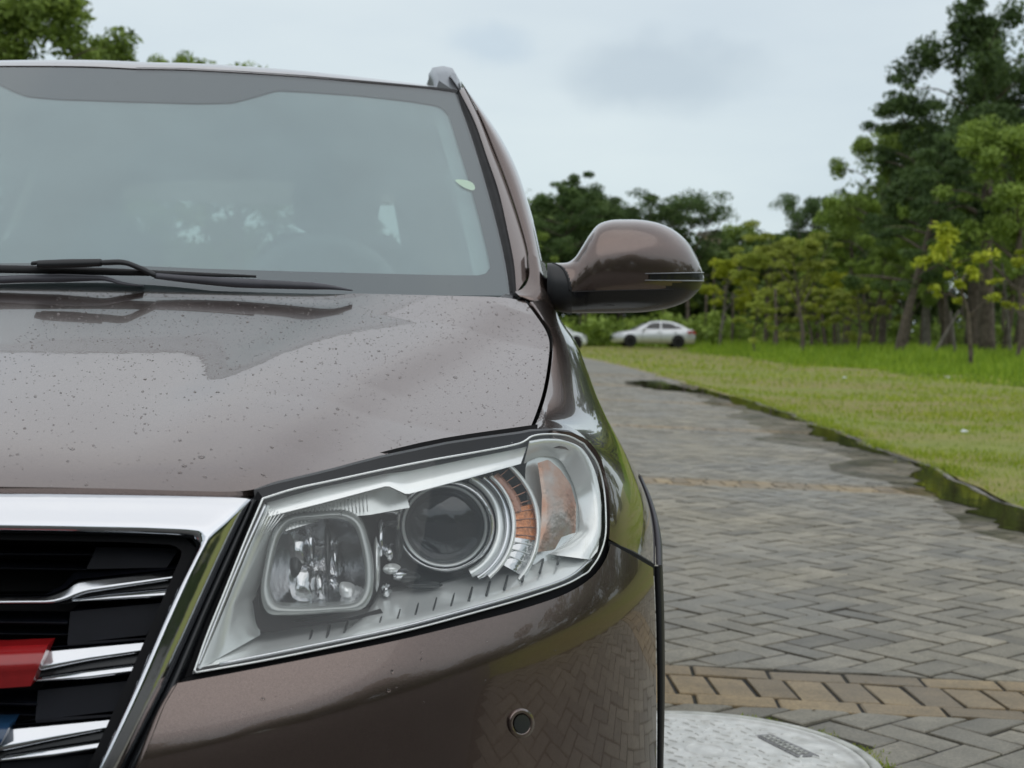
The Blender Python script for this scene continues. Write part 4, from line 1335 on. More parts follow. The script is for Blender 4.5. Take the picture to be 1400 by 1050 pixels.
def ribbon(name, A, B, mat, n=60, k=7, off=0.0, bulge=0.0, parent=suv, F=None, smooth_line=True, rim=0.02, power=0.8, prof=None):
    rs = cat_rom if smooth_line else lin_res
    A = rs(A, n); B = rs(B, n)
    t = np.linspace(0, 1, k)
    G = A[None] * (1 - t[:, None, None]) + B[None] * t[:, None, None]
    P = hp(G, F or F_front)
    if prof is not None:
        o = off + np.interp(t, *prof)
    else:
        o = off - bulge * np.sin(PI * t) ** power
    s = (P[..., 1] + o[:, None]) / P[..., 1]
    P = ORG + (P - ORG) * s[..., None]
    return spatch(name, P, mat, parent, rim=(0, rim, 0) if rim else None)
def panel(name, poly, mat, off=0.0, depth=0.0, power=2.0, n=48, rings=8, parent=suv, F=None, rim=0.0, plane=None, center=None, smooth_line=True, bumpf=None):
    """closed px outline filled with rings; depth>0 sinks the middle, <0 domes it"""
    poly = (cat_rom if smooth_line else lin_res)(list(poly) + ([] if smooth_line else [poly[0]]), n, **({'closed': True} if smooth_line else {})) if smooth_line else lin_res(list(poly) + [poly[0]], n + 1)[:-1]
    c = np.array(center) if center is not None else poly.mean(0)
    V = []
    rr = np.linspace(1, 0.0, rings + 1)[:-1]
    for r_ in rr:
        pts = c + (poly - c) * r_
        o = off + depth * (1 - r_ ** power)
        if plane is not None: P = cpt(pts[:, 0], pts[:, 1], np.full(n, plane + o))
        else: P = hp(pts, F or F_front, o)
        V += [tuple(p) for p in P]
    o = off + depth
    pc = cpt(np.array([c[0]]), np.array([c[1]]), np.array([plane + o])) if plane is not None else hp(np.array([c]), F or F_front, o)
    V.append(tuple(pc[0]))
    Fc = []
    for i in range(rings - 1):
        for j in range(n):
            a = i * n + j; b = i * n + (j + 1) % n
            Fc.append((a, a + n, b + n, b))
    for j in range(n):
        Fc.append(((rings - 1) * n + j, len(V) - 1, (rings - 1) * n + (j + 1) % n))
    if rim:
        b0 = len(V)
        V += V[:n]
        b1 = len(V)
        V += [(v[0], v[1] + rim, v[2]) for v in V[:n]]
        for j in range(n):
            Fc.append((b0 + j, b0 + (j + 1) % n, b1 + (j + 1) % n, b1 + j))
    return smesh(name, V, Fc, mat, parent)
def ring(name, outer, inner, mat, off=0.0, bulge=0.004, n=64, k=7, parent=suv, plane=None, rim=0.01):
    A = cat_rom(outer, n, closed=True); B = cat_rom(inner, n, closed=True)
    t = np.linspace(0, 1, k)
    V = []
    for tt in t:
        pts = A * (1 - tt) + B * tt
        o = off - bulge * math.sin(PI * tt)
        P = cpt(pts[:, 0], pts[:, 1], np.full(n, plane + o)) if plane is not None else hp(pts, F_front, o)
        V += [tuple(p) for p in P]
    Fc = [(i * n + j, (i + 1) * n + j, (i + 1) * n + (j + 1) % n, i * n + (j + 1) % n) for i in range(k - 1) for j in range(n)]
    for row in (0, k - 1):
        b0 = len(V); V += V[row * n:row * n + n]
        b1 = len(V); V += [(v[0], v[1] + rim, v[2]) for v in V[row * n:row * n + n]]
        Fc += [(b0 + j, b1 + j, b1 + (j + 1) % n, b0 + (j + 1) % n) for j in range(n)]
    return smesh(name, V, Fc, mat, parent)
def circ(cx, cy, rx, ry=None, n=24, rot=0):
    ry = ry or rx
    return [(cx + rx * math.cos(t + rot), cy + ry * math.sin(t + rot)) for t in np.linspace(0, 2 * PI, n, endpoint=False)]
# ---- bonnet
front_px = [(-172, 664), (0, 665), (150, 667), (260, 670), (322, 670.5), (345, 668), (375, 660.5), (420, 650), (455, 641.5), (490, 632), (520, 624.5), (611, 605.5), (660, 598), (712, 591), (722, 589)]
side_px = [(718, 412), (733, 432), (746, 452), (751, 468), (748, 505), (741, 540), (731, 570), (722, 591)]
rear_px = [(57, 391), (150, 392.5), (300, 396), (479, 401), (600, 404), (690, 407), (718, 412)]
fr = hp(cat_rom(front_px, 200), F_bonnet); sd = hp(cat_rom(side_px, 80), F_bonnet); re_ = hp(cat_rom(rear_px, 120), F_bonnet)
fr = clip0(fr); re_ = clip0(re_)
fr2 = lin_res(fr[:, :2], 150); re2 = lin_res(re_[:, :2], 150); sd2 = lin_res(sd[:, :2], 80)
ce2 = lin_res([re2[0], fr2[0]], 80)
G = coons(re2, fr2, ce2, sd2)
Z = Hb(G[..., 0], G[..., 1])
# the lip of the nose rolls over a little
P = np.dstack([G, Z])
Pm = P[:, ::-1].copy(); Pm[..., 0] *= -1
P = np.concatenate([Pm[:, :-1], P], axis=1)
bonnet = spatch('bonnet', P, M['paint'], rim={'t': (0, -0.004, -0.02), 'b': (0, 0.012, -0.022), 'l': (0.006, 0, -0.02), 'r': (-0.006, 0, -0.02)})
BONNET_EDGE = sd

# ---- fender (left front wing): grid from gap line / lamp edge out to the crest that bounds it in the view
gapL = [(724.5, 413), (739, 432), (751.5, 451), (755.5, 467), (753, 505), (746.5, 540), (736, 572), (728, 589)]
lampE = [(731, 588), (755, 588.5), (782, 592), (804, 603), (820, 624), (829, 655), (833.5, 690), (834, 720), (833, 737)]
L1 = hp(cat_rom(gapL, 30), F_bonnet)
L2 = fpt(cat_rom(lampE, 30))
# blend where the wing leaves the bonnet surface and meets the lamp
LL = np.vstack([L1, L2])
LLs = LL.copy()
yw = LL[:, 1].copy()
ker = np.array([1, 2, 3, 4, 3, 2, 1.0]); ker /= ker.sum()
yw_s = np.convolve(np.pad(yw, 3, mode='edge'), ker, mode='valid')
yw_s = np.convolve(np.pad(yw_s, 3, mode='edge'), ker, mode='valid')
LL = ORG + (LL - ORG) * (yw_s / yw)[:, None]
crest_px = np.array([(757, 408), (760, 428), (772, 446), (788, 468), (801, 500), (815, 540), (828, 568), (842, 594), (858, 620), (873, 650), (884, 676), (892, 705), (896, 740), (896, 773)], float)
crest_y = np.array([2.74, 2.71, 2.67, 2.62, 2.56, 2.48, 2.43, 2.38, 2.33, 2.28, 2.24, 2.2, 2.16, 2.13])
cc = cat_rom(np.column_stack([crest_px, crest_y * 300]), len(LL))
RR = cpt(cc[:, 0], cc[:, 1], cc[:, 2] / 300)
# spread samples: left side index matched to right side
ns = 26
pxL = np.vstack([cat_rom(gapL, 30), cat_rom(lampE, 30)])
yL = LL[:, 1]; pxR = cc[:, :2]; yR = cc[:, 2] / 300
rows = []
sS = np.linspace(0, 1, ns)
tS = np.sin(PI / 2 * sS)
for i in range(len(LL)):
    frac = i / (len(LL) - 1)
    pp = pxL[i][None] * (1 - tS)[:, None] + pxR[i][None] * tS[:, None]
    wr = 0.75
    prof_ = (1 - wr) * tS + wr * (1 - np.sqrt(np.clip(1 - tS ** 2, 0, 1)))
    yy_ = yL[i] + (yR[i] - yL[i]) * prof_
    pts = cpt(pp[:, 0], pp[:, 1], yy_)
    b = pts[-1]
    tail = [b + np.array([0.004, 0.04, -0.006]), b + np.array([0.008, 0.12, -0.03])]
    rows.append(np.vstack([pts, tail]))
P = np.array(rows)
for _ in range(10):            # fair the inside of the panel
    Q = P.copy()
    Q[1:-1, 1:ns - 1] = 0.5 * P[1:-1, 1:ns - 1] + 0.25 * (P[:-2, 1:ns - 1] + P[2:, 1:ns - 1])
    P = Q
fender = spatch('front_wing', P, M['paint'], rim={'l': (-0.004, 0.004, -0.022), 'b': (0, 0.02, 0.004)}, sides='lb')

# ---- bumper
bt = [(243, 932), (320, 918), (430, 897), (540, 875), (640, 851), (720, 830), (780, 808), (813, 785), (829, 762), (835, 743)]
bt2 = [(835, 743), (862, 758), (893, 776.5)]
top = np.vstack([cat_rom(bt, 70)[:-1], cat_rom(bt2, 20)])
bot = lin_res([(120, 1420), (500, 1440), (897, 1420)], len(top))
lef = lin_res([(243, 934), (226, 962), (205, 1015), (190, 1060), (160, 1180), (120, 1420)], 70)
rig = lin_res([(893, 776.5), (896, 850), (897.5, 1000), (898, 1200), (897, 1420)], 70)
s_ = np.linspace(0, 1, 70) ** 1.6
G = coons(top, bot, lef, rig)
# concentrate rows near the top
Gi = np.array([[np.interp(s_, np.linspace(0, 1, 70), G[:, j, k]) for k in range(2)] for j in range(G.shape[1])]).transpose(2, 0, 1)
F_bump = F_front
P = hp(Gi, F_bump)
ribbon('wing_seal', [(832, 739), (862, 753), (895, 772)], [(832, 752), (862, 769), (895, 788)], M['gap'], n=20, k=4, off=0.007, rim=0.03)
bumper = spatch('front_bumper', P, M['paint'], rim={'t': (0, 0.004, -0.004), 'l': (0.008, 0.05, 0), 'r': (0.0, 0.05, 0), 'b': (0, 0.05, 0)})
# parking sensor in the bumper
sc_y = yb(712, 989)
sens = ring('parking_sensor', circ(713, 989, 18, 20.5), circ(713, 989, 10.5, 12.5), M['paint'], parent=bumper, off=-0.001, bulge=0.004, rim=0.006)
sd_ = panel('sensor_face', circ(714, 990, 11, 13), M['lamp_dark'], off=-0.0035, depth=-0.0008, n=24, rings=4, parent=sens)

# ---- dark body behind the gaps
ribbon('lamp_seal', [(347, 670), (375, 662), (420, 651.5), (455, 643), (490, 633.5), (520, 626), (611, 607), (660, 599.5), (712, 592.5), (727, 589.5), (755, 588), (782, 591), (804, 602), (820, 623), (829, 654), (834, 690), (834, 742)],
       [(350, 700), (375, 690), (420, 680), (455, 672), (490, 664), (520, 658), (611, 640), (660, 630), (712, 622), (727, 614), (752, 610), (775, 614), (792, 628), (804, 650), (810, 680), (812, 710), (812, 745)], M['black'], n=140, off=0.022, rim=0.03, smooth_line=False)
ribbon('lower_seal', [(232, 936), (330, 900), (450, 878), (560, 856), (650, 832), (740, 806), (790, 782), (815, 755), (822, 735)],
       [(236, 952), (330, 936), (450, 912), (560, 890), (650, 868), (740, 842), (800, 818), (832, 785), (845, 745)], M['gap'], n=80, off=0.014, rim=0.03)
ribbon('side_seal', [(352, 672), (318, 742), (284, 828), (236, 940), (170, 1060), (60, 1230)],
       [(366, 690), (335, 760), (300, 850), (268, 935), (222, 1000), (120, 1230)], M['gap'], n=50, off=0.018, rim=0.03)
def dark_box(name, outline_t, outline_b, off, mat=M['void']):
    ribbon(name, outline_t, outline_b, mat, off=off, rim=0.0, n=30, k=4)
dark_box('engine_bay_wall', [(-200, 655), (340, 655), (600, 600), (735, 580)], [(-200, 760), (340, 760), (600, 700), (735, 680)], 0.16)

# ---- wheel arch edge
def arch(name, A, B, mat, y0, y1):
    A = cat_rom(A, 40); B = cat_rom(B, 40)
    ya = np.linspace(y0, y1, 40)
    rows = [cpt(A[:, 0], A[:, 1], ya - 0.002), cpt(A[:, 0] * .6 + B[:, 0] * .4, A[:, 1] * .6 + B[:, 1] * .4, ya - 0.008),
            cpt(A[:, 0] * .2 + B[:, 0] * .8, A[:, 1] * .2 + B[:, 1] * .8, ya + 0.002), cpt(B[:, 0], B[:, 1], ya + 0.012)]
    rows.append(rows[-1] + np.array([0.004, 0.06, 0]))
    return spatch(name, np.array(rows), mat, rim=None)
arch_t = arch('wheel_arch_trim', [(873, 650), (884, 678), (892, 706), (896, 742), (897, 772)], [(878, 652), (891, 682), (900, 712), (905, 742), (906, 773)], M['grey_trim'], 2.26, 2.13)
arch_b = arch('lower_arch_trim', [(894, 774), (897, 850), (898.5, 950), (898, 1060), (896, 1400)], [(906, 774), (908.5, 850), (909, 950), (907, 1060), (904, 1400)], M['black'], 2.12, 2.10)

# ---- headlight
lamp_o = smesh('headlight', [(0, 0, 0)], [], M['lamp_dark']) if False else None
HT = [(358, 681), (400, 668), (455, 656), (520, 642), (590, 628), (650, 617.5), (700, 608), (717, 603), (727, 596), (746, 592.5), (778, 595), (800, 606)]
HR = [(800, 606), (818, 632), (827, 665), (830, 700), (829, 735), (820, 762), (806, 782)]
HB = [(263, 921), (350, 906), (450, 886), (560, 862), (650, 838), (730, 815), (780, 797), (806, 782)]
HL = [(358, 681), (335, 735), (305, 810), (280, 872), (263, 921)]
top = cat_rom(HT, 60); bot = cat_rom(HB, 60); lef = cat_rom(HL, 36); rig = cat_rom(HR, 36)
G = coons(top, bot, lef, rig)
# housing: walls and back
c0 = G.reshape(-1, 2).mean(0)
loop = np.vstack([top, rig[1:], bot[::-1][1:], lef[::-1][1:-1]])
nl = len(loop)
V, Fc = [], []
for sc_, off in ((1.0, 0.006), (0.985, 0.05), (0.96, 0.11)):
    V += [tuple(p) for p in fpt(c0 + (loop - c0) * sc_, off)]
for i in range(2):
    Fc += [(i * nl + j, i * nl + (j + 1) % nl, (i + 1) * nl + (j + 1) % nl, (i + 1) * nl + j) for j in range(nl)]
headlight = smesh('headlight', V, Fc, M['silver_plastic'])
def hpart(f, *a, **k):
    return f(*a, parent=headlight, **k)
Gb = c0 + (G - c0) * 0.96
spatch('housing_back', fpt(Gb, 0.11), M['lamp_dark'], headlight)
lens = spatch('lens_cover', fpt(G, 0.0), M['lens'], headlight, rim=None)
# thin bright edge bead round the lens
tv = tube('x', fpt(c0 + (loop - c0) * 0.993, 0.004), [0.0012], None, closed=True, sm=240, seg=6)
smesh('lens_edge', tv[0], tv[1], M['white_plastic'], headlight)
# upper bright band
hpart(ribbon, 'upper_reflector', [(364, 684), (440, 662), (540, 642), (640, 622), (700, 611), (722, 606)],
      [(368, 706), (440, 688), (530, 664), (556, 676), (640, 654), (712, 634)], M['white_plastic'], n=60, k=6, off=0.0, prof=([0, .8, 1], [0.026, 0.006, 0.006]), rim=0.03, smooth_line=False)
# dim grey field behind ribs, top left
hpart(ribbon, 'ribbed_panel', [(378, 704), (450, 686), (530, 665), (556, 678)], [(384, 728), (450, 708), (505, 704), (560, 694)], M['silver_plastic'], n=40, k=5, off=0.040, rim=0.02, smooth_line=False)
for i in range(24):
    x0 = 386 + i * 5.0
    yt = np.interp(x0, [378, 450, 530], [705, 688, 668]); yl = np.interp(x0, [384, 450, 505], [724, 704, 699])
    a, b = (x0, yt + 2), (x0 + 1.5, yl)
    V, Fc = tube('x', [fpt([a], 0.032)[0], fpt([b], 0.032)[0]], [0.0007], None, seg=5)
    smesh('rib', V, Fc, M['white_plastic'], headlight)
for i in range(6):
    a, b = (372 + i * 4 - 4, 693 + i * 2), (352 + i * 4 - 2, 735 - i * 2)
    V, Fc = tube('x', [fpt([a], 0.006)[0], fpt([b], 0.006)[0]], [0.0006], None, seg=5)
    smesh('rib', V, Fc, M['white_plastic'], headlight)
# left flank: pale sloping wall with bright outer edge
hpart(ribbon, 'inner_flank', [(366, 690), (340, 750), (312, 820), (272, 915)], [(392, 716), (372, 760), (350, 812), (356, 868)], M['silver_plastic'], n=40, k=6, off=0.022,
      prof=([0, .2, 1], [-0.012, -0.010, 0.030]), rim=0.02, smooth_line=False)
V, Fc = tube('x', fpt(cat_rom([(363, 690), (335, 752), (306, 822), (270, 913)], 30), 0.010), [0.0022], None, seg=6)
smesh('flank_edge', V, Fc, M['chrome'], headlight)
# lower silver trim, lit by the sky
hpart(ribbon, 'lower_trim', [(356, 866), (430, 852), (505, 838), (519, 812), (600, 800), (680, 778), (735, 752), (790, 735), (812, 700), (818, 660)],
      [(276, 912), (370, 895), (460, 876), (545, 856), (620, 838), (700, 817), (760, 797), (795, 780), (818, 752), (823, 690)], M['silver_plastic'], n=80, k=7, off=0.0,
      prof=([0, .5, .93, 1], [0.075, 0.040, 0.008, 0.010]), rim=0.03, smooth_line=False)
for i in range(15):
    x0 = 424 + i * 24.3
    yy_ = np.interp(x0, [424, 520, 610, 700, 765], [866, 838, 818, 788, 756])
    a, b = (x0 + 3, yy_ - 4), (x0 - 2, yy_ + 15)
    V, Fc = tube('x', [fpt([a], 0.050)[0], fpt([((a[0] + b[0]) / 2, (a[1] + b[1]) / 2)], 0.034)[0], fpt([b], 0.020)[0]], [0.0013, 0.0017], None, seg=6, sm=6)
    smesh('trim_fin', V, Fc, M['lamp_dark'], headlight)
V, Fc = tube('x', fpt(cat_rom([(300, 908), (420, 884), (545, 858), (640, 833), (720, 810), (780, 788), (808, 765)], 50), 0.009), [0.0018], None, seg=6)
smesh('lower_bead', V, Fc, M['chrome'], headlight)
# square main-beam lamp
sq_o = [(392, 706), (430, 700), (472, 699), (492, 710), (504, 740), (511, 780), (508, 815), (496, 832), (450, 838), (390, 841), (366, 838), (357, 815), (362, 770), (374, 725)]
sq_i = [(398, 716), (430, 711), (468, 710), (484, 720), (494, 748), (499, 782), (497, 808), (486, 823), (448, 828), (398, 829), (377, 825), (369, 806), (373, 770), (384, 732)]
ps = max(yb(x, y) for x, y in sq_o) + 0.012
frame = ring('lamp_frame', sq_o, sq_i, M['frame_grey'], plane=None, off=0.030, bulge=0.005, parent=headlight, rim=0.02)
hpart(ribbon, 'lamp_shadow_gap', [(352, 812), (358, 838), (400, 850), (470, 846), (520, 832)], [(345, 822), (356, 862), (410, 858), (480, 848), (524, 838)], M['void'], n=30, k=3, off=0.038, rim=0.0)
bowl = panel('reflector_bowl', sq_i, M['chrome_soft'], off=0.036, depth=0.060, power=2.6, n=64, rings=14, parent=headlight)
hpart(panel, 'beam_bulb_cap', circ(405, 775, 9, 24), M['lamp_dark'], off=0.055, depth=-0.012, n=24, rings=5)
for (x0, x1, y0, y1, mm, of) in ((397, 420, 728, 770, 'chrome_soft', .052), (398, 430, 772, 822, 'chrome_soft', .055), (420, 431, 720, 765, 'chrome', .05), (432, 446, 780, 822, 'chrome_soft', .060),
                                 (455, 463, 742, 790, 'chrome', .060), (446, 452, 714, 824, 'lamp_dark', .05), (466, 486, 796, 822, 'white_plastic', .062), (447, 462, 785, 806, 'chrome', .06)):
    hpart(panel, 'reflector_facet', [(x0, y0), (x1 - 2, y0 + 3), (x1, (y0 + y1) / 2), (x1 - 3, y1), (x0 + 3, y1 - 4), (x0 - 2, (y0 + y1) / 2)], M[mm], off=of, depth=-0.010, n=20, rings=4)
hpart(panel, 'bulb', circ(424, 800, 11, 20), M['lens'], off=0.045, depth=-0.015, n=20, rings=5)
# projector lamp
pc = (607, 719)
py_c = yb(640, 700) + 0.014
bz = hpart(panel, 'projector_surround', circ(625, 735, 100, 78, rot=0.3), M['lamp_dark'], off=0.075, depth=0.03, n=40, rings=5)
hpart(ring, 'projector_bezel', circ(607, 719, 69, 64), circ(608, 719, 59, 56), M['chrome_soft'], plane=py_c + 0.012, bulge=0.008, rim=0.02)
hpart(ring, 'inner_bezel', circ(608, 719, 60, 57), circ(608, 719, 54.5, 52), M['silver_plastic'], plane=py_c + 0.020, bulge=0.003, rim=0.02)
hpart(panel, 'projector_lens', circ(608, 719, 56, 54), M['proj_glass'], plane=py_c + 0.024, depth=-0.016, n=48, rings=10)
hpart(panel, 'projector_body', circ(608, 719, 56, 54), M['void'], plane=py_c + 0.030, depth=0.05, n=48, rings=8)
hpart(panel, 'projector_shutter', [(566, 735), (600, 742), (650, 735), (655, 750), (635, 764), (600, 768), (575, 757)], M['lamp_dark'], plane=py_c + 0.040, depth=-0.004, n=30, rings=4)
# chrome crescents right of the projector
def arcband(name, cx, cy, r0, r1, a0, a1, mat, off, bulge=0.004, ky=0.95, n=40, **k):
    t = np.radians(np.linspace(a0, a1, 14))
    A = [(cx + r0 * math.cos(x), cy + r0 * ky * math.sin(x)) for x in t]
    B = [(cx + r1 * math.cos(x), cy + r1 * ky * math.sin(x)) for x in t]
    return ribbon(name, A, B, mat, n=n, k=6, off=off, bulge=bulge, parent=headlight, rim=0.012)
arcband('chrome_crescent', 607, 719, 72, 84, -62, 62, M['silver_plastic'], 0.046)
arcband('chrome_crescent', 607, 719, 84, 92, -52, 58, M['chrome'], 0.040)
arcband('chrome_crescent', 607, 719, 93, 99, -48, 50, M['white_plastic'], 0.036)
# small parts between both lamps
for (cx, cy, a, b, mm) in ((521, 735, 7, 26, 'chrome'), (533, 755, 9, 13, 'chrome_soft'), (536, 778, 13, 8, 'white_plastic'), (547, 785, 14, 9, 'chrome'), (528, 806, 8, 11, 'chrome_soft'),
                           (534, 716, 10, 6, 'lamp_dark'), (560, 790, 16, 9, 'lamp_dark'), (537, 700, 14, 5, 'chrome_soft'), (580, 800, 26, 6, 'lamp_dark'), (515, 770, 5, 40, 'silver_plastic'), (545, 745, 6, 22, 'lamp_dark')):
    hpart(panel, 'reflector_facet', circ(cx, cy, a, b, n=8), M[mm], off=0.062, depth=-0.012, n=16, rings=4)
# turn signal
arcband('turn_signal', 600, 722, 103, 120, -48, -14, M['amber'], 0.040, ky=0.85, bulge=0.006)
arcband('turn_signal', 600, 722, 103, 134, -16, 8, M['amber_lit'], 0.042, ky=0.9, bulge=0.006)
arcband('turn_signal_prism', 600, 722, 103, 132, 8, 33, M['chrome_soft'], 0.042, ky=0.88, bulge=0.006)
for i in range(12):
    a0 = -44 + i * 6.2
    t = math.radians(a0)
    p = [(600 + r_ * math.cos(t), 722 + r_ * 0.88 * math.sin(t)) for r_ in (104, 118, 132)]
    V, Fc = tube('x', fpt(p, 0.0365), [0.0009], None, seg=5, sm=8)
    smesh('rib', V, Fc, M['amber' if a0 < 10 else 'silver_plastic'], headlight)
arcband('signal_divider', 600, 722, 133, 140, -50, 36, M['silver_plastic'], 0.034, ky=0.88)
hpart(ribbon, 'side_marker', [(735, 638), (750, 628), (760, 626)], [(742, 690), (742, 740), (738, 752)], M['amber'], n=10, k=6, off=0.04, bulge=0.0, rim=0.01) if False else None
hpart(panel, 'marker_field', [(722, 628), (748, 616), (775, 628), (792, 660), (800, 700), (796, 740), (770, 765), (728, 772), (722, 700)], M['silver_plastic'], off=0.050, depth=0.004, n=36, rings=4)
hpart(panel, 'side_marker', [(735, 633), (750, 628), (766, 642), (780, 662), (788, 690), (787, 728), (768, 734), (758, 752), (734, 755), (740, 715), (741, 675)], M['marker'], off=0.034, depth=-0.006, n=66, rings=6, smooth_line=False)
# pale outer corner
hpart(ribbon, 'outer_corner', [(724, 603), (745, 600), (778, 603), (797, 614), (812, 640), (820, 670), (822, 705), (820, 735), (806, 765)],
      [(716, 634), (742, 624), (764, 628), (776, 645), (786, 668), (792, 700), (790, 728), (778, 740), (752, 758)], M['white_plastic'], n=50, k=7, off=0.0, prof=([0, .15, 1], [0.010, 0.008, 0.045]), rim=0.01)

# ---- grille
gr_out = [(-176, 672), (-60, 674), (100, 676), (230, 678), (318, 680), (343, 682), (338, 694), (300, 775), (262, 860), (228, 935), (170, 1052), (96, 1190), (40, 1290)]
gr_in = [(-176, 727), (-60, 729), (80, 731), (180, 733), (240, 735.5), (262, 738), (268, 750), (240, 806), (214, 864), (180, 944), (132, 1050), (70, 1180), (20, 1280)]
nG = 160; kG = 14
gA = lin_res(gr_in, nG); gB = lin_res(gr_out, nG)
tG = np.linspace(0, 1, kG)
PG = hp(gA[None] * (1 - tG[:, None, None]) + gB[None] * tG[:, None, None], F_front)
o_top = np.interp(tG, [0, 0.06, 0.14, 0.26, 0.34, 0.6, 0.9, 1.0], [0.014, -0.004, -0.011, -0.0125, -0.0105, -0.005, 0.000, 0.004])
o_dia = np.interp(tG, [0, 0.05, 0.10, 0.18, 0.26, 0.45, 0.65, 0.85, 1.0], [0.012, -0.004, -0.011, -0.0125, -0.011, -0.007, -0.003, 0.003, 0.012])
wG = np.clip((gA[:, 0] < 0) * 0.0, 0, 1)
kk = np.arange(nG); corner = int(np.argmax(gA[:, 0]))
wG = 1 / (1 + np.exp(-(kk - corner) / 2.0))
oG = o_top[:, None] * (1 - wG) + o_dia[:, None] * wG
PG = ORG + (PG - ORG) * ((PG[..., 1] + oG) / PG[..., 1])[..., None]
grille = spatch('grille', PG, M['chrome'], rim=(0, 0.05, 0))
ribbon('frame_flank', [(343, 682), (300, 775), (262, 860), (228, 935), (170, 1052), (96, 1190)], [(353, 684), (315, 775), (282, 850), (252, 928), (196, 1050), (120, 1190)],
       M['black_gloss'], n=50, k=5, off=0.004, smooth_line=False, rim=0.03, parent=grille, prof=([0, .4, 1], [0.012, 0.0, 0.014]))
# inner dark lip
ribbon('inner_lip', [(-176, 727), (180, 733), (256, 736), (268, 750), (240, 806), (180, 944), (132, 1050), (20, 1280)],
       [(-176, 735), (170, 741), (238, 745), (250, 755), (228, 806), (168, 944), (120, 1050), (8, 1280)], M['gap'], n=100, k=4, off=0.012, smooth_line=False, rim=0.05, parent=grille)
ribbon('grille_back', [(-190, 722), (80, 722), (275, 722)], [(-190, 1290), (0, 1290), (80, 1290)], M['void'], n=20, k=10, off=0.13, rim=0.0, parent=grille, smooth_line=False)
# dark honeycomb shelves between the slats
def shelf(px0, px1, y0, y1, h, off=0.05):
    ribbon('grille_shelf', [(px0, y0), (px1, y1)], [(px0, y0 + h), (px1, y1 + h)], M['blue_black'], n=12, k=5, off=off, rim=0.05, parent=grille, smooth_line=False, prof=([0, .5, 1], [0.0, -0.004, 0.006]))
shelf(-176, 128, 753, 756, 5); shelf(-176, 118, 771, 777, 4, 0.06); shelf(-176, 92, 846, 849, 6); shelf(-176, 95, 862, 866, 4, 0.06)
shelf(-176, 50, 956, 960, 6); shelf(-176, 48, 972, 976, 4, 0.06)
ribbon('grille_block', [(132, 748), (245, 750)], [(118, 778), (228, 776)], M['blue_black'], n=14, k=4, off=0.045, rim=0.06, parent=grille, smooth_line=False)
ribbon('grille_block', [(96, 836), (226, 824)], [(92, 880), (200, 868)], M['blue_black'], n=14, k=4, off=0.050, rim=0.06, parent=grille, smooth_line=False)
ribbon('grille_block', [(52, 944), (186, 930)], [(48, 985), (155, 972)], M['blue_black'], n=14, k=4, off=0.050, rim=0.06, parent=grille, smooth_line=False)
ribbon('grille_block', [(2, 1042), (130, 1030)], [(0, 1080), (112, 1075)], M['blue_black'], n=14, k=4, off=0.050, rim=0.06, parent=grille, smooth_line=False)
def slat(up, mid0, mid1, low0, low1, first=False):
    # dark upper face, chrome face, groove, thin lower chrome lip
    s = ribbon('grille_slat', up, mid0, M['blue_black'], n=60, k=4, off=0.030, smooth_line=False, rim=0.0, parent=grille, prof=([0, 1], [0.035, 0.0]))
    s2 = ribbon('chrome_face', mid0, mid1, M['chrome'], n=60, k=9, off=0.030, smooth_line=False, rim=0.02, parent=s, prof=([0, .12, .85, 1], [0.006, 0.002, -0.003, 0.008]))
    ribbon('chrome_lip', low0, low1, M['chrome'], n=40, k=7, off=0.036, smooth_line=False, rim=0.02, parent=s, prof=([0, .12, .8, 1], [0.005, 0.001, -0.002, 0.006]))
    ribbon('slat_groove', mid1, [(a, b) for a, b in low1], M['black_gloss'], n=30, k=4, off=0.044, smooth_line=False, rim=0.0, parent=s)
    return s
slat([(-176, 812), (60, 811), (84, 802), (102, 781), (246, 771)], [(-176, 815), (66, 813), (88, 805), (104, 792), (245, 777)], [(-176, 828), (74, 826), (92, 822), (118, 812), (240, 793)],
     [(98, 819), (150, 811), (236, 803)], [(100, 823), (150, 821), (232, 817)])
s2 = slat([(64, 881), (204, 872)], [(63, 886), (204, 874)], [(44, 921), (120, 905), (201, 892)], [(58, 925), (120, 915), (194, 906)], [(45, 933), (120, 929), (189, 920)])
s3 = slat([(16, 988), (153, 977)], [(15, 992), (153, 980)], [(-4, 1030), (70, 1014), (150, 998)], [(10, 1032), (70, 1022), (141, 1011)], [(-4, 1042), (70, 1036), (136, 1026)])
# coloured badge blocks that carry the badge across the centre
ribbon('red_badge_block', [(-176, 884), (0, 884), (66, 881)], [(-176, 942), (0, 941), (42, 938)], M['red_badge'], n=40, k=9, off=0.012, smooth_line=False, rim=0.03, parent=grille,
       prof=([0, .2, .6, .62, 1], [0.010, -0.004, -0.008, -0.002, 0.006]))
ribbon('blue_badge_block', [(-176, 989), (0, 988), (16, 987)], [(-176, 1034), (-30, 1033), (-6, 1030)], M['blue_badge'], n=30, k=9, off=0.020, smooth_line=False, rim=0.03, parent=grille,
       prof=([0, .2, .6, 1], [0.010, -0.004, -0.006, 0.006]))
# shadow side of the bumper next to the grille
ribbon('bumper_lip', [(243, 934), (226, 962), (205, 1015), (190, 1060), (120, 1230)], [(222, 950), (200, 990), (178, 1040), (160, 1080), (95, 1230)], M['paint'], n=30, k=5, off=0.0, smooth_line=True, rim=0.03, parent=bumper,
       prof=([0, .3, 1], [0.0, -0.001, 0.03]))

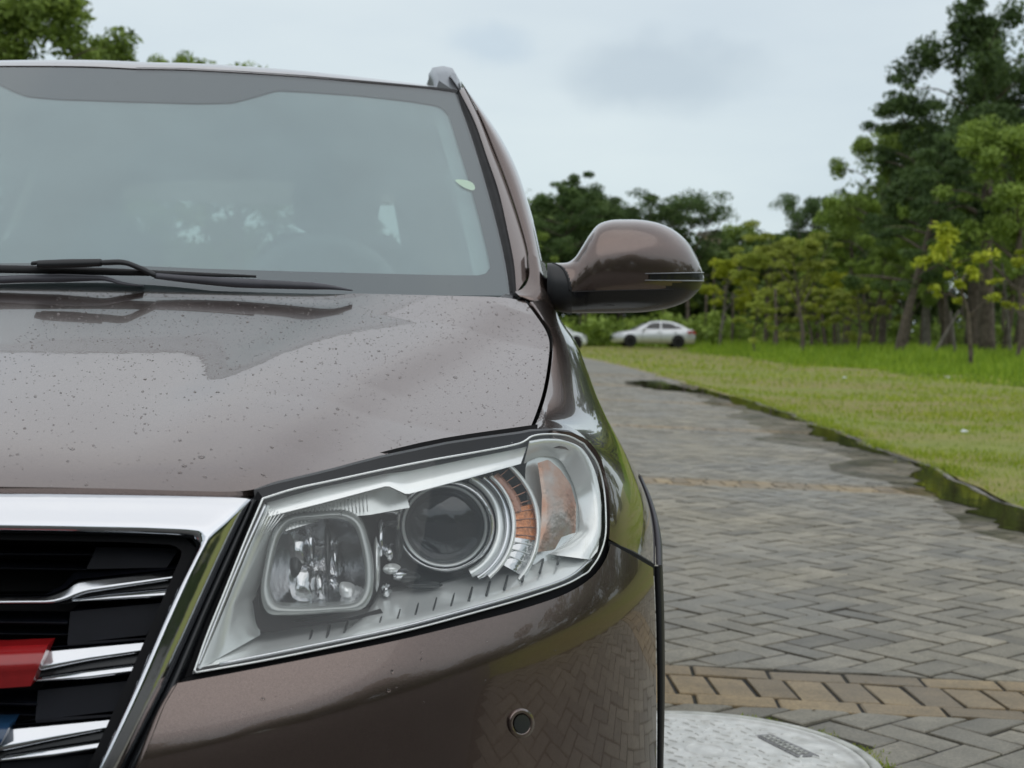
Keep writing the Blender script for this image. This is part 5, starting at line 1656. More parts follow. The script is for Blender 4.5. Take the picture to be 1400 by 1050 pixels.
# ---- windscreen
w_top = [(196, 96), (250, 97), (330, 101), (420, 107), (520, 116), (590, 122.5), (622, 127)]
w_rig = [(622, 127), (640, 174), (655, 221), (672, 280), (685, 332), (693, 372), (697, 404)]
w_bot = [(62, 391), (180, 394), (300, 398), (450, 402), (600, 404), (697, 404)]
top = lin_res(clip0(hp(cat_rom(w_top, 60), F_wind)), 60)
bot = lin_res(clip0(hp(cat_rom(w_bot, 60), F_wind)), 60)
rig = hp(cat_rom(w_rig, 40), F_wind)
P = coons(top[:, [0, 2]], bot[:, [0, 2]], lin_res([top[0, [0, 2]], bot[0, [0, 2]]], 40), rig[:, [0, 2]])
P = np.dstack([P[..., 0], wy(P[..., 0], P[..., 1]), P[..., 1]])
Wg = P.copy(); W_TOP = P[0].copy(); W_BOT = P[-1].copy(); W_RIG = P[:, -1].copy()
def both(P):
    Pm = P[:, ::-1].copy(); Pm[..., 0] *= -1
    return np.concatenate([Pm[:, :-1], P], axis=1)
wind = spatch('windscreen', both(P), M['windscreen'])
# printed dark border behind the glass: between the outer edge and the clear area
F_wind_in = lambda x, y, z: y - wy(x, z) - 0.006
wt_px = [(186, 92), (330, 98), (450, 107), (560, 117), (626, 126)]
wt_in = [(200, 139), (270, 141), (318, 140), (345, 133), (380, 123), (430, 126), (489, 130), (560, 138), (597, 144)]
def half_ribbon(name, A, B, F, mat, parent, n=60, k=4, off=0.0, lin=True):
    rs = lin_res if lin else cat_rom
    A = rs(A, n); B = rs(B, n)
    t = np.linspace(0, 1, k)[:, None, None]
    P = hp(A[None] * (1 - t) + B[None] * t, F, off)
    P = np.array([lin_res(clip0(r_), n) for r_ in P])
    return spatch(name, both(P), mat, parent)
half_ribbon('glass_border', wt_px, wt_in, F_wind_in, M['frit'], wind)
ribbon('glass_border', [(590, 142), (604, 147), (614, 158), (622, 185), (640, 243), (655, 298), (668, 352), (670, 366), (664, 374), (650, 377)],
       [(600, 110), (618, 122), (626, 130), (634, 160), (650, 212), (668, 270), (683, 330), (694, 380), (698, 410), (650, 410)], M['frit'], F=F_wind_in, n=90, k=5, rim=0, parent=wind, smooth_line=False)
half_ribbon('glass_border', [(66, 358), (180, 363), (271, 367), (400, 371), (520, 374), (600, 376), (655, 376.5)], [(60, 408), (180, 409), (271, 410), (400, 412), (520, 412), (600, 412), (655, 411)], F_wind_in, M['frit'], wind)
Pf = P.copy() if False else None
g_ = both(np.dstack([Wg[..., 0], wy(Wg[..., 0], Wg[..., 2]) + 0.012, Wg[..., 2]]))
spatch('brightening_film', g_, M['bright_film'], wind)  # added pale layer, lifts the clear glass above its dark border
# mirror base patch behind the glass at the top
F_wind_in2 = lambda x, y, z: y - wy(x, z) - 0.05
ribbon('rear_view_mirror', [(178, 122), (190, 116), (230, 113), (270, 116), (283, 124)], [(180, 128), (195, 133), (232, 136), (268, 134), (282, 127)], M['black'], F=F_wind_in2, n=20, k=5, rim=0.03, parent=wind)
panel('windscreen_sticker', [(622, 246), (640, 247), (648, 252), (649, 260), (634, 256)], M['sticker'], F=F_wind_in, off=-0.002, n=16, rings=3, parent=wind)
F_wp = lambda x, y, z: y - wy(x, z) - 0.06
ribbon('pillar_trim', [(588, 140), (606, 200), (622, 260), (636, 320), (648, 380)], [(622, 140), (640, 200), (656, 260), (670, 320), (682, 380)], M['pillar_trim'], F=F_wp, n=30, k=4, rim=0.0)
# seal round the glass
ribbon('windscreen_seal', [(186, 92), (250, 93), (330, 97), (420, 103), (520, 112), (590, 118.5), (627, 123)], [(186, 96.5), (250, 97.5), (330, 101.5), (420, 107.5), (520, 116.5), (590, 123), (622, 128)],
       M['rubber'], F=F_wind, off=0.002, n=60, k=4, rim=0.0, smooth_line=False)
ribbon('pillar_seal', [(621, 126), (638, 174), (653, 221), (670, 280), (683, 332), (691, 372), (696, 406)], [(629, 126), (649, 166), (665, 212), (682, 262), (694, 315), (703, 362), (706, 400)],
       M['rubber'], F=F_wind, off=0.004, n=60, k=6, rim=0.0, smooth_line=False, prof=([0, .4, .6, 1], [0.0, 0.014, 0.004, 0.0]))
# pillar: flat face and rounded outer face
pA = cat_rom([(628, 124), (649, 166), (665, 212), (682, 262), (694, 315), (703, 362), (706, 400)], 40)
pB = cat_rom([(635, 118), (655, 158), (673, 203), (692, 252), (708, 300), (720, 345), (723, 376)], 40)
P0 = hp(pA, F_wind, -0.004)
P1 = hp(pB, F_wind, 0.015)
pm = (pA + pB) / 2
spatch('windscreen_pillar', np.array([P0, hp(pm, F_wind, 0.000), P1]), M['paint'], rim={'t': (0, 0.02, 0), 'b': (0, .006, 0)}, sides='tb')
pC = cat_rom([(630, 111), (657, 147), (683, 185), (707, 232), (728, 297), (740, 348), (744, 368)], 40)
y1 = P1[:, 1]
pD = pB * 0.93 + pC * 0.07
rows = [cpt(pB[:, 0] + 0.8, pB[:, 1], y1 + 0.002)]
for f_, dy in ((0.15, -0.002), (0.35, 0.0), (0.6, 0.012), (0.8, 0.032), (0.93, 0.06), (1.0, 0.10)):
    pp = pB * (1 - f_) + pC * f_
    rows.append(cpt(pp[:, 0], pp[:, 1], y1 + dy))
rows.append(rows[-1] + np.array([0.004, 0.08, 0.0]))
pillar_o = spatch('door_frame', np.array(rows), M['paint'], rim=(0, 0.02, 0), sides='t')

# ---- cowl corner piece between pillar foot, wing and mirror
ribbon('wing_tip', [(704, 399), (715, 394), (723, 380), (723, 344)], [(719, 413), (742, 430), (757, 420), (745, 360)], M['paint'], F=F_wind, n=30, k=8, off=0.0, smooth_line=True, rim=0.02,
       prof=([0, .5, 1], [-0.02, -0.035, 0.03]))
ribbon('cowl_cover', [(690, 402), (700, 398), (712, 402), (718, 410)], [(672, 412), (692, 411), (706, 414), (714, 420)], M['black_gloss'], F=F_bonnet, n=14, k=4, off=0.02, rim=0.01)
# cowl: dark trough between bonnet and glass
V, Fc = [], []
cow = []
for xx in np.linspace(-0.76, 0.76, 40):
    zb_ = Hb(np.array([xx]), np.array([2.35]))[0]
    cow.append([(xx, 2.30, 1.045 - 0.09 * xx * xx), (xx, 2.55, 1.075 - 0.06 * xx * xx), (xx, 2.80, 1.085)])
spatch('cowl', np.array(cow), M['black'])

# ---- roof
rows = []
for dy, dz in ((0, 0.004), (0.03, 0.016), (0.08, 0.032), (0.16, 0.045), (0.35, 0.060), (0.8, 0.072), (1.6, 0.055), (2.2, 0.01), (2.62, -0.06)):
    R_ = W_TOP.copy(); R_[:, 1] += dy + 0.004 - (R_[:, 1] - R_[0, 1]) * min(1, dy / 2.6) ; R_[:, 2] += dz * (1 - 0.35 * (R_[:, 0] / 0.7) ** 2)
    rows.append(R_)
spatch('roof', both(np.array(rows)), M['paint'], rim={'t': (0, 0.01, -0.02)}, sides='t')
# roof rail with its front foot
def rail(sgn):
    x0 = 0.655
    path = [(x0 + .006, 3.27, 1.570), (x0 + 0.0, 3.31, 1.612), (x0 - 0.008, 3.40, 1.638), (x0 - 0.02, 3.8, 1.652), (x0 - 0.02, 4.6, 1.65), (x0 + 0.0, 5.3, 1.62), (x0 + .01, 5.42, 1.56)]
    V, Fc = [], []
    pts = cat_rom(path, 40)
    for i, p in enumerate(pts):
        w = 0.024 if i > 3 else 0.030
        h = 0.020 if i > 3 else 0.028
        a = pts[max(i - 1, 0)]; b = pts[min(i + 1, 39)]
        d = Vector(b - a).normalized(); u = Vector((1, 0, 0)); v = u.cross(d)
        for (cx, cz) in ((-1, -.6), (-1, .3), (-.7, .85), (0, 1), (.7, .85), (1, .3), (1, -.6)):
            q = Vector(p) + u * cx * w + v * -cz * h * -1
            V.append((q.x * sgn, q.y, q.z))
    for i in range(39):
        for k in range(7):
            a = i * 7 + k; b = i * 7 + (k + 1) % 7
            Fc.append((a, b, b + 7, a + 7))
    Fc += [tuple(range(7)), tuple(39 * 7 + k for k in range(7))]
    return smesh('roof_rail', V, Fc, M['rail'])
rail(1); rail(-1)

# ---- wipers (arms and blades)
def flat_tube(px_pts, y, w, h):
    P = cpt(np.array([p[0] for p in px_pts]), np.array([p[1] for p in px_pts]), np.array(y))
    P = cat_rom(P, 40)
    V, Fc = [], []
    ws = np.interp(np.linspace(0, 1, 40), np.linspace(0, 1, len(w)), w)
    for i, p in enumerate(P):
        for cx, cz in ((-1, -1), (1, -1), (1, .4), (.4, 1), (-.4, 1), (-1, .4)):
            V.append((p[0], p[1] + cx * 0.008, p[2] + cz * ws[i] / 2))
    for i in range(39):
        for k in range(6):
            a = i * 6 + k; b = i * 6 + (k + 1) % 6
            Fc.append((a, b, b + 6, a + 6))
    Fc += [tuple(range(6))[::-1], tuple(39 * 6 + k for k in range(6))]
    return V, Fc
def wiper(parts):
    root = None
    for nm, px_pts, y, w, mt in parts:
        V, Fc = flat_tube(px_pts, y, w, 0)
        o = smesh(nm, V, Fc, mt, root or suv)
        if root is None: root = o
    return root
wiper([('wiper', [(482, 397), (462, 394), (445, 392), (330, 387), (250, 381), (212, 377)], [2.44, 2.43, 2.43, 2.42, 2.42, 2.42], [0.002, 0.012, 0.014, 0.016, 0.013, 0.010], M['grey_trim']),
       ('wiper_arm', [(214, 377), (190, 366), (170, 359), (138, 359), (60, 358.5), (44, 360)], [2.42, 2.41, 2.40, 2.40, 2.40, 2.40], [0.010, 0.009, 0.009, 0.007, 0.008, 0.006], M['black']),
       ('wiper_clip', [(138, 359), (100, 360), (52, 361)], [2.395, 2.395, 2.395], [0.012, 0.014, 0.012], M['black']),
       ('wiper_blade', [(350, 378), (325, 377), (200, 373), (60, 369), (-60, 367), (-150, 367)], [2.43, 2.43, 2.425, 2.42, 2.42, 2.42], [0.004, 0.008, 0.012, 0.013, 0.013, 0.010], M['rubber'])])
wiper([('wiper', [(196, 391), (165, 387), (146, 381), (134, 380), (40, 381), (-60, 385), (-150, 388)], [2.42, 2.41, 2.41, 2.41, 2.41, 2.41, 2.41], [0.003, 0.008, 0.014, 0.012, 0.012, 0.014, 0.014], M['grey_trim']),
       ('wiper_arm', [(-60, 384), (-150, 388), (-260, 384)], [2.40, 2.40, 2.40], [0.012, 0.014, 0.01], M['black'])])

# ---- wing mirror
def wing_mirror():
    xs = np.array([748, 756, 764, 772, 778, 786, 796, 806, 818, 835, 855, 875, 900, 922, 940, 952, 959, 962.5])
    tp = np.array([360, 359.5, 359.5, 359.3, 358, 352, 337, 321, 307, 301, 300, 300.5, 305, 315, 331, 350, 366, 378])
    bm = np.array([419, 423, 426, 427.5, 428, 428, 428, 428, 428, 428, 427.5, 427, 424, 419, 411, 401, 392, 382])
    dp = np.array([.035, .045, .050, .055, .058, .062, .072, .082, .09, .095, .097, .096, .09, .08, .065, .045, .025, .006])
    n = 190
    q = cat_rom(np.column_stack([xs, tp, bm, dp * 1000]), n)
    yc = np.interp(q[:, 0], [748, 800, 962], [2.66, 2.69, 2.76])
    k = 84
    ang = np.linspace(0, 2 * PI, k, endpoint=False)
    P = np.zeros((n, k, 3))
    for i in range(n):
        cz = (q[i, 1] + q[i, 2]) / 2; h = (q[i, 2] - q[i, 1]) / 2
        ca, sa = np.cos(ang), np.sin(ang)
        py = cz - h * np.sign(sa) * np.abs(sa) ** 0.80
        dd = np.where(ca > 0, -q[i, 3] / 1000 * np.abs(ca) ** 0.9, 0.05 * np.abs(ca) ** 0.5 * min(1, q[i, 3] / 60))
        P[i] = cpt(np.full(k, q[i, 0]), py, yc[i] + dd)
    V = [tuple(p) for p in P.reshape(-1, 3)]
    Fu, Fl, Fa = [], [], []
    for i in range(n - 1):
        for j in range(k):
            f = (i * k + j, (i + 1) * k + j, (i + 1) * k + (j + 1) % k, i * k + (j + 1) % k)
            px = q[i, 0]
            cz = (q[i, 1] + q[i, 2]) / 2; h = (q[i, 2] - q[i, 1]) / 2
            sa = math.sin(ang[j] + PI / k); py = cz - h * math.copysign(abs(sa) ** 0.8, sa)
            split_x = np.interp(py, [358, 364, 374, 386, 398], [755, 769, 776, 780, 781])
            split_y = np.interp(px, [780, 850, 905, 925, 962], [398.5, 396.5, 395, 385, 383])
            if px < split_x: Fa.append(f)
            elif py > split_y or math.cos(ang[j] + PI / k) < -0.3: Fl.append(f)
            else: Fu.append(f)
    Fl.append(tuple((n - 1) * k + j for j in range(k)))
    def sub(Fs):
        ids = sorted({i for f in Fs for i in f}); mp = {a: b for b, a in enumerate(ids)}
        return [V[i] for i in ids], [tuple(mp[i] for i in f) for f in Fs]
    root = smesh('wing_mirror', *sub(Fu), M['paint'])
    smesh('lower_shell', *sub(Fl), M['black_gloss'], root)
    smesh('mirror_arm', *sub(Fa), M['black'], root)
    # split line beads and side repeater
    def surf(px, py, lift=0.002):
        i = int(np.argmin(abs(q[:, 0] - px)))
        cz = (q[i, 1] + q[i, 2]) / 2; h = max((q[i, 2] - q[i, 1]) / 2, 1)
        s = max(-1, min(1, (cz - py) / h)); sa = abs(s) ** (1 / 0.8); ca = math.sqrt(max(0, 1 - sa * sa))
        return cpt(np.array([px]), np.array([py]), np.array([yc[i] - q[i, 3] / 1000 * ca ** 0.9 - lift]))[0]
    rp = np.array([[surf(x, y) for x, y in zip(np.linspace(888, 961, 30), np.linspace(a, b, 30))] for a, b in ((375, 373.5), (377.5, 377), (380, 380.5), (382.5, 383))])
    smesh('side_repeater', [tuple(p) for p in rp.reshape(-1, 3)], grid_faces(4, 30), M['black_gloss'], root)
    for a, b in ((374, 372.6), (383, 384)):
        V2, F2 = tube('x', np.array([surf(x, y, 0.003) for x, y in zip(np.linspace(882, 962, 20), np.linspace(a, b, 20))]), [0.0004, 0.0010, 0.0012], None, seg=6, sm=30)
        smesh('repeater_trim', V2, F2, M['rail'], root)
    V2, F2 = tube('x', np.array([surf(x, np.interp(x, [781, 850, 925], [399, 397, 395.5]), 0.0006) for x in np.linspace(781, 920, 24)]), [0.0010], None, seg=5, sm=40)
    smesh('shell_joint', V2, F2, M['rubber'], root)
    V2, F2 = tube('x', np.array([surf(x, y, 0.0) for x, y in ((756, 360), (768, 366), (775, 378), (779, 398))]), [0.002], None, seg=5, sm=16)
    smesh('shell_joint', V2, F2, M['rubber'], root)
    # light grey tray seen under the shell
    V2 = [tuple(surf(x, y, 0.001)) for x, y in ((792, 418.5), (835, 417), (905, 415.5), (898, 420), (865, 423.5), (800, 424.5))]
    smesh('drain_tray', V2, [(0, 1, 2, 3, 4, 5)], M['grey_trim'], root, smooth=False)
    # the mirror glass on the back
    gp = [tuple(cpt(np.array([x]), np.array([y]), np.array([2.79]))[0]) for x, y in ((812, 318), (880, 312), (925, 335), (945, 378), (920, 405), (800, 412))]
    smesh('mirror_glass', gp, [(0, 1, 2, 3, 4, 5)], M['chrome'], root, smooth=False)
    return root
wing_mirror()

# ---- side of the body, far side and rear
def side_x(z):
    return np.interp(z, [0.28, 0.45, 0.72, 0.90, 1.0, 1.08, 1.12], [0.925, 0.945, 0.948, 0.93, 0.895, 0.862, 0.85])
ys = np.r_[np.linspace(2.24, 2.90, 24), np.linspace(3.0, 4.60, 20), np.linspace(4.65, 5.55, 24), np.linspace(5.6, 6.0, 6)]
rows = []
for y in ys:
    zt = np.interp(y, [2.12, 2.2, 2.3, 2.42, 2.55, 2.65, 2.74, 2.9], [0.70, 0.76, 0.83, 0.91, 0.98, 1.02, 1.06, 1.085])
    zl = 0.30
    for cy_ in (2.55, 5.08):
        d = abs(y - cy_)
        if d < 0.42: zl = max(zl, 0.34 + math.sqrt(0.42 ** 2 - d * d) * 0.93)
    zl = min(zl, zt - 0.02)
    zz = np.linspace(zl, zt, 16)
    xcl = []
    for z_ in zz:
        pyy = 445 + (CAMH - z_) / y * FPX
        cpx = np.interp(pyy, crest_px[:, 1], crest_px[:, 0]) - 10
        xcl.append(XC0 + (cpx - 540) / FPX * y if y < 3.1 else 9)
    rows.append(np.column_stack([np.minimum(xcl, side_x(zz)) - 0.03 * np.interp(y, [2.1, 2.4, 5.6, 6.0], [1, 0.25, 0, 1.6]) , np.full(16, y), zz]))
P = np.array(rows)
for sg in (1, -1):
    Q = P.copy(); Q[..., 0] *= sg
    b = spatch('body_side', Q, M['paint'])
    for y0, y1, x_ in ((2.98, 3.86, 0), (3.96, 4.75, 0), (4.83, 5.3, 1)):
        # side windows lean inwards; sill at 1.10, head at 1.55
        zz = np.array([1.10, 1.30, 1.54]); xx = np.array([0.855, 0.79, 0.70])
        G_ = []
        for i, (z, x) in enumerate(zip(zz, xx)):
            a = y0 + (0.55 if (y0 < 3 and i == 2) else 0.25 if (y0 < 3 and i == 1) else 0)
            G_.append([(sg * x, a + (y1 - a) * t, z) for t in np.linspace(0, 1, 6)])
        g = np.array(G_)
        spatch('side_window', g, M['side_glass'])
    for y0 in (3.86, 4.75, 5.3):
        w_ = 0.10 if y0 < 5 else 0.4
        g = np.array([[(sg * x, y0 + t * w_, z) for t in (0, 1)] for z, x in ((1.08, 0.858), (1.30, 0.79), (1.58, 0.685))])
        spatch('side_pillar', g, M['paint'], rim=(-0.03 * sg, 0, 0), sides='lr')
    g = np.array([[(sg * x, y, z) for y in np.linspace(3.25, 5.7, 12)] for z, x in ((1.54, 0.702), (1.585, 0.685), (1.62, 0.66))])
    spatch('roof_side', g, M['paint'])
    g = np.array([[(sg * x, y, z) for y in np.linspace(2.8, 5.75, 14)] for z, x in ((1.06, 0.868), (1.10, 0.857), (1.12, 0.83))])
    spatch('window_sill', g, M['paint'])
# the wing on the far side, bumper half and lamp mirrored as plain panels
mir = []
for src, nm, mt in ((fender, 'front_wing', M['paint']), (bumper, 'front_bumper', M['paint']), (lens, 'lens_cover', M['silver_plastic']), (pillar_o, 'door_frame', M['paint'])):
    me = src.data.copy()
    me.transform(Matrix.Scale(-1, 4, (1, 0, 0))); me.flip_normals()
    o = bpy.data.objects.new(nm, me); C.objects.link(o); o.parent = suv
    me.materials.clear(); me.materials.append(mt)
for sg in (1, -1):
    g = np.array([[(sg * x, y, z) for x, y in ((.62 - .2 * (z - 1.1), 5.97 - .78 * (z - 1.12)), (.80 - .25 * (z - 1.1), 5.93 - .7 * (z - 1.12)), (.86 - .36 * (z - 1.1), 5.6 - .5 * (z - 1.12)))] for z in (1.08, 1.3, 1.62)])
    spatch('rear_pillar', g, M['paint'])
# tailgate and rear glass
V, Fc = box_vf(-0.9, 0.9, 5.98, 6.03, 0.32, 1.12)
bevel(smesh('tailgate', V, Fc, M['paint'], smooth=False), 0.03, 3)
g = np.array([[(x, 5.98 - 0.35 * (z - 1.12) / 0.45, z) for x in np.linspace(-0.72 + 0.1 * (z - 1.1), 0.72 - 0.1 * (z - 1.1), 8)] for z in (1.12, 1.34, 1.54)])
spatch('rear_window', g, M['rear_glass'])
V, Fc = box_vf(-0.86, 0.86, 2.3, 6.0, 0.26, 0.34)
smesh('underbody', V, Fc, M['black'], smooth=False)
V, Fc = box_vf(-0.55, 0.55, 1.75, 2.35, 0.30, 0.80)
smesh('engine_block', V, Fc, M['void'], smooth=False)
# wheels
def wheel(parent_fn, x, y, z, r, w, sgn, n=36, tyre_m=None, rim_m=None):
    V, Fc = [], []
    prof = [(r * .62, -w / 2), (r * .93, -w / 2), (r, -w * .38), (r, w * .38), (r * .93, w / 2), (r * .62, w / 2)]
    for i in range(n):
        t = 2 * PI * i / n
        for rr_, xx in prof: V.append((x + xx, y + rr_ * math.cos(t), z + rr_ * math.sin(t)))
    k = len(prof)
    Fc = [(i * k + j, ((i + 1) % n) * k + j, ((i + 1) % n) * k + j + 1, i * k + j + 1) for i in range(n) for j in range(k - 1)]
    ty = parent_fn('wheel', V, Fc, tyre_m or M['tyre'])
    V, Fc = [], []
    xo = x + sgn * w * 0.36
    ns_ = 10
    for i in range(n):
        t = 2 * PI * i / n
        V.append((x + sgn * w * .45, y + r * .63 * math.cos(t), z + r * .63 * math.sin(t)))
        V.append((x + sgn * w * .1, y + r * .57 * math.cos(t), z + r * .57 * math.sin(t)))
    Fc = [(2 * i, 2 * ((i + 1) % n), 2 * ((i + 1) % n) + 1, 2 * i + 1) for i in range(n)]
    for s_i in range(5):
        t = 2 * PI * s_i / 5
        d = (math.cos(t), math.sin(t)); e_ = (-d[1], d[0])
        b = len(V)
        for rr_, ww in ((0.05, .07), (r * .60, .035)):
            for sg_ in (-1, 1):
                V.append((xo, y + d[0] * rr_ + e_[0] * ww * sg_ * r / .36, z + d[1] * rr_ + e_[1] * ww * sg_ * r / .36))
        Fc.append((b, b + 2, b + 3, b + 1))
    rm = parent_fn('rim', V, Fc, rim_m or M['rim'], parent=ty)
    return ty
for x, s__ in ((0.84, 1), (-0.84, -1)):
    for y in (2.55, 5.08):
        wheel(lambda nm, V, Fc, m, parent=suv: smesh(nm, V, Fc, m, parent), x, y, 0.36 + 0.0, 0.36, 0.23, s__)
# ---- cabin
dz = []
for y, z in ((2.62, 1.03), (2.80, 1.085), (3.0, 1.10), (3.12, 1.085), (3.18, 1.02), (3.2, 0.7)):
    dz.append([(x, y + 0.12 * x * x, z - 0.03 * abs(x) ** 3 + 0.045 * math.exp(-((x - 0.37) / 0.2) ** 2) * (1 if y > 2.9 else 0)) for x in np.linspace(-0.8, 0.8, 40)])
dash = spatch('dashboard', np.array(dz), M['dash'])
# steering wheel
cx_, cy_, cz_ = 0.37, 3.36, 1.08
til = math.radians(24)
ringp = [(cx_ + 0.185 * math.cos(t), cy_ + 0.185 * math.sin(t) * math.sin(til), cz_ + 0.185 * math.sin(t) * math.cos(til)) for t in np.linspace(0, 2 * PI, 24, endpoint=False)]
V, Fc = tube('x', ringp, [0.016], None, closed=True, sm=60, seg=10)
sw = smesh('steering_wheel', V, Fc, M['wheel_grip'])
V, Fc = tube('x', [(cx_ - .18, cy_, cz_), (cx_, cy_ - .02, cz_ - .01), (cx_ + .18, cy_, cz_)], [0.014, 0.05, 0.014], None, seg=8)
smesh('spoke', V, Fc, M['black'], sw)
def seat(x, y, w, top):
    secs = []
    for z, ww, d in ((0.55, .24, .10), (0.75, .26, .11), (1.0, .26, .10), (top - .27, .24, .085), (top - .19, .16, .06)):
        secs.append([(x + ww * w / .26 * math.cos(t), y + 0.16 * (z - .55) + d * math.sin(t), z) for t in np.linspace(0, 2 * PI, 17)])
    s = spatch('seat', np.array(secs), M['seat'])
    hr = []
    for z, f_ in ((top - .19, .6), (top - .17, .9), (top - .08, 1.0), (top - .02, .9), (top, .4)):
        hr.append([(x + .13 * f_ * math.cos(t), y + 0.16 * (z - .55) + .055 * f_ * math.sin(t), z) for t in np.linspace(0, 2 * PI, 17)])
    spatch('headrest', np.array(hr), M['seat'], s)
for x in (-0.37, 0.37): seat(x, 4.05, 0.26, 1.50)
for x in (-0.4, 0.4): seat(x, 4.95, 0.34, 1.36)
g = np.array([[(x, y, 1.575 - 0.05 * (x / 0.7) ** 2) for x in np.linspace(-0.66, 0.66, 10)] for y in (3.16, 4.0, 5.0, 5.6)])
spatch('headliner', g, M['headliner'])

# ---- raindrops
DT = []
for rr_, h in ((1.0, 0.0), (0.85, 0.35), (0.45, 0.58)):
    DT += [(rr_ * math.cos(t), rr_ * math.sin(t), h) for t in np.linspace(0, 2 * PI, 7, endpoint=False)]
DT = np.array(DT + [(0, 0, 0.65)])
DQ = []
for i in range(2):
    for j in range(7):
        DQ.append((i * 7 + j, i * 7 + (j + 1) % 7, (i + 1) * 7 + (j + 1) % 7, (i + 1) * 7 + j))
DTt = [(14 + j, 14 + (j + 1) % 7, 21) for j in range(7)]
def drops(name, px, py, F, rad, parent, off=0.0, elong=None):
    px = np.asarray(px); py = np.asarray(py)
    P = hit(px, py, F); Px = hit(px + 1.5, py, F); Py = hit(px, py + 1.5, F)
    N = np.cross(Px - P, P - Py); N /= np.linalg.norm(N, axis=1)[:, None] + 1e-12
    N *= np.sign(-(N * (P - ORG)).sum(1))[:, None]
    ok = (np.linalg.norm(Px - P, axis=1) < 0.05) & (np.linalg.norm(Py - P, axis=1) < 0.12)
    P, N, rad = P[ok], N[ok], np.asarray(rad)[ok]
    V, Fc = [], []
    for p, nn, r_ in zip(P, N, rad):
        nn = Vector(nn); u = nn.cross(Vector((0, 0.3, 1))).normalized(); w = nn.cross(u)
        th = RNG.uniform(0, 6.28); sx = RNG.uniform(0.75, 1.35); sy = RNG.uniform(0.8, 1.2)
        b = len(V)
        jit = RNG.uniform(0.85, 1.15, 7)
        for k_, d in enumerate(DT):
            f_ = jit[k_ % 7] if k_ < 21 else 1
            x_, y_ = d[0] * math.cos(th) - d[1] * math.sin(th), d[0] * math.sin(th) + d[1] * math.cos(th)
            q = Vector(p) + (u * x_ * sx * f_ + w * y_ * sy * f_ + nn * d[2]) * r_ + nn * (off - 0.0001)
            V.append(tuple(q))
        Fc += [tuple(b + i for i in f) for f in DQ] + [tuple(b + i for i in f) for f in DTt]
    o = smesh(name, V, Fc, M['drop'], parent)
    o['kind'] = 'stuff'
    return o
def in_poly(px, py, poly):
    poly = np.asarray(poly); n = len(poly); ins = np.zeros(len(px), bool)
    j = n - 1
    for i in range(n):
        xi, yi = poly[i]; xj, yj = poly[j]
        c = ((yi > py) != (yj > py)) & (px < (xj - xi) * (py - yi) / (yj - yi + 1e-12) + xi)
        ins ^= c; j = i
    return ins
# bonnet: even over the surface, so sample the ground plan and project to the picture frame
poly_b = np.vstack([lin_res(re2, 40), sd2, fr2[::-1]])
N0 = 14000
xx = RNG.uniform(-0.1, 0.85, N0); yy = RNG.uniform(1.45, 2.72, N0)
ins = in_poly(xx, yy, np.vstack([poly_b, [(0.0, 1.5)]]))
dens = np.interp(yy, [1.45, 1.7, 2.3, 2.6], [0.18, 0.35, 0.85, 1.0])
keep = ins & (RNG.uniform(0, 1, N0) < dens * 0.85)
xx, yy = xx[keep], yy[keep]
zz = Hb(xx, yy)
e1 = 1e-3
NX = -(Hb(xx + e1, yy) - Hb(xx - e1, yy)) / (2 * e1); NY = -(Hb(xx, yy + e1) - Hb(xx, yy - e1)) / (2 * e1)
rad = np.exp(RNG.normal(math.log(0.00074), 0.38, len(xx))); rad = np.clip(rad, 0.0004, 0.0024)
V, Fc = [], []
for x, y, z, nx, ny, r_ in zip(xx, yy, zz, NX, NY, rad):
    nn = Vector((nx, ny, 1)).normalized(); u = nn.cross(Vector((0, 1, 0))).normalized(); w = nn.cross(u)
    sx = RNG.uniform(0.8, 1.4); sy = RNG.uniform(0.8, 1.4); b = len(V); jit = RNG.uniform(0.85, 1.15, 7)
    for k_, d in enumerate(DT):
        f_ = jit[k_ % 7] if k_ < 21 else 1
        V.append(tuple(Vector((x, y, z)) + (u * d[0] * sx * f_ + w * d[1] * sy * f_ + nn * d[2] * 1.25) * r_ - nn * 0.0001))
    Fc += [tuple(b + i for i in f) for f in DQ] + [tuple(b + i for i in f) for f in DTt]
o = smesh('raindrops', V, Fc, M['drop'], bonnet); o['kind'] = 'stuff'
big = [(275, 625, .0032), (252, 637, .0028), (246, 646, .0022), (360, 649, .0024), (246, 629, .0016), (262, 633, .0016), (330, 640, .0018), (99, 614, .0024), (280, 652, .002)]
drops('raindrops', [b[0] for b in big], [b[1] for b in big], F_bonnet, [b[2] for b in big], bonnet)
n_ = 620
px = RNG.uniform(0, 690, n_); py = RNG.uniform(105, 395, n_)
k_ = in_poly(px, py, [(0, 100), (330, 105), (618, 130), (690, 395), (0, 385)])
drops('raindrops', px[k_], py[k_], F_wind, np.clip(np.exp(RNG.normal(math.log(0.0011), .35, k_.sum())), .0006, .0024), wind)
n_ = 110
px = RNG.uniform(360, 830, n_); py = RNG.uniform(600, 760, n_)
k_ = in_poly(px, py, [(365, 690), (715, 600), (800, 610), (825, 680), (790, 640), (700, 660), (560, 690), (420, 710)])
drops('raindrops', px[k_], py[k_], F_front, np.clip(np.exp(RNG.normal(math.log(0.0010), .35, k_.sum())), .0006, .0022), lens)
px = RNG.uniform(260, 800, 60); py = RNG.uniform(840, 1040, 60)
k_ = in_poly(px, py, [(260, 945), (500, 900), (700, 850), (780, 830), (800, 880), (600, 960), (260, 1010)])
drops('raindrops', px[k_], py[k_], F_front, np.clip(np.exp(RNG.normal(math.log(0.0011), .3, k_.sum())), .0007, .002), bumper)
F_chr = lambda x, y, z: F_front(x, y + 0.0, z)
px = RNG.uniform(0, 330, 40); py = RNG.uniform(684, 722, 40)
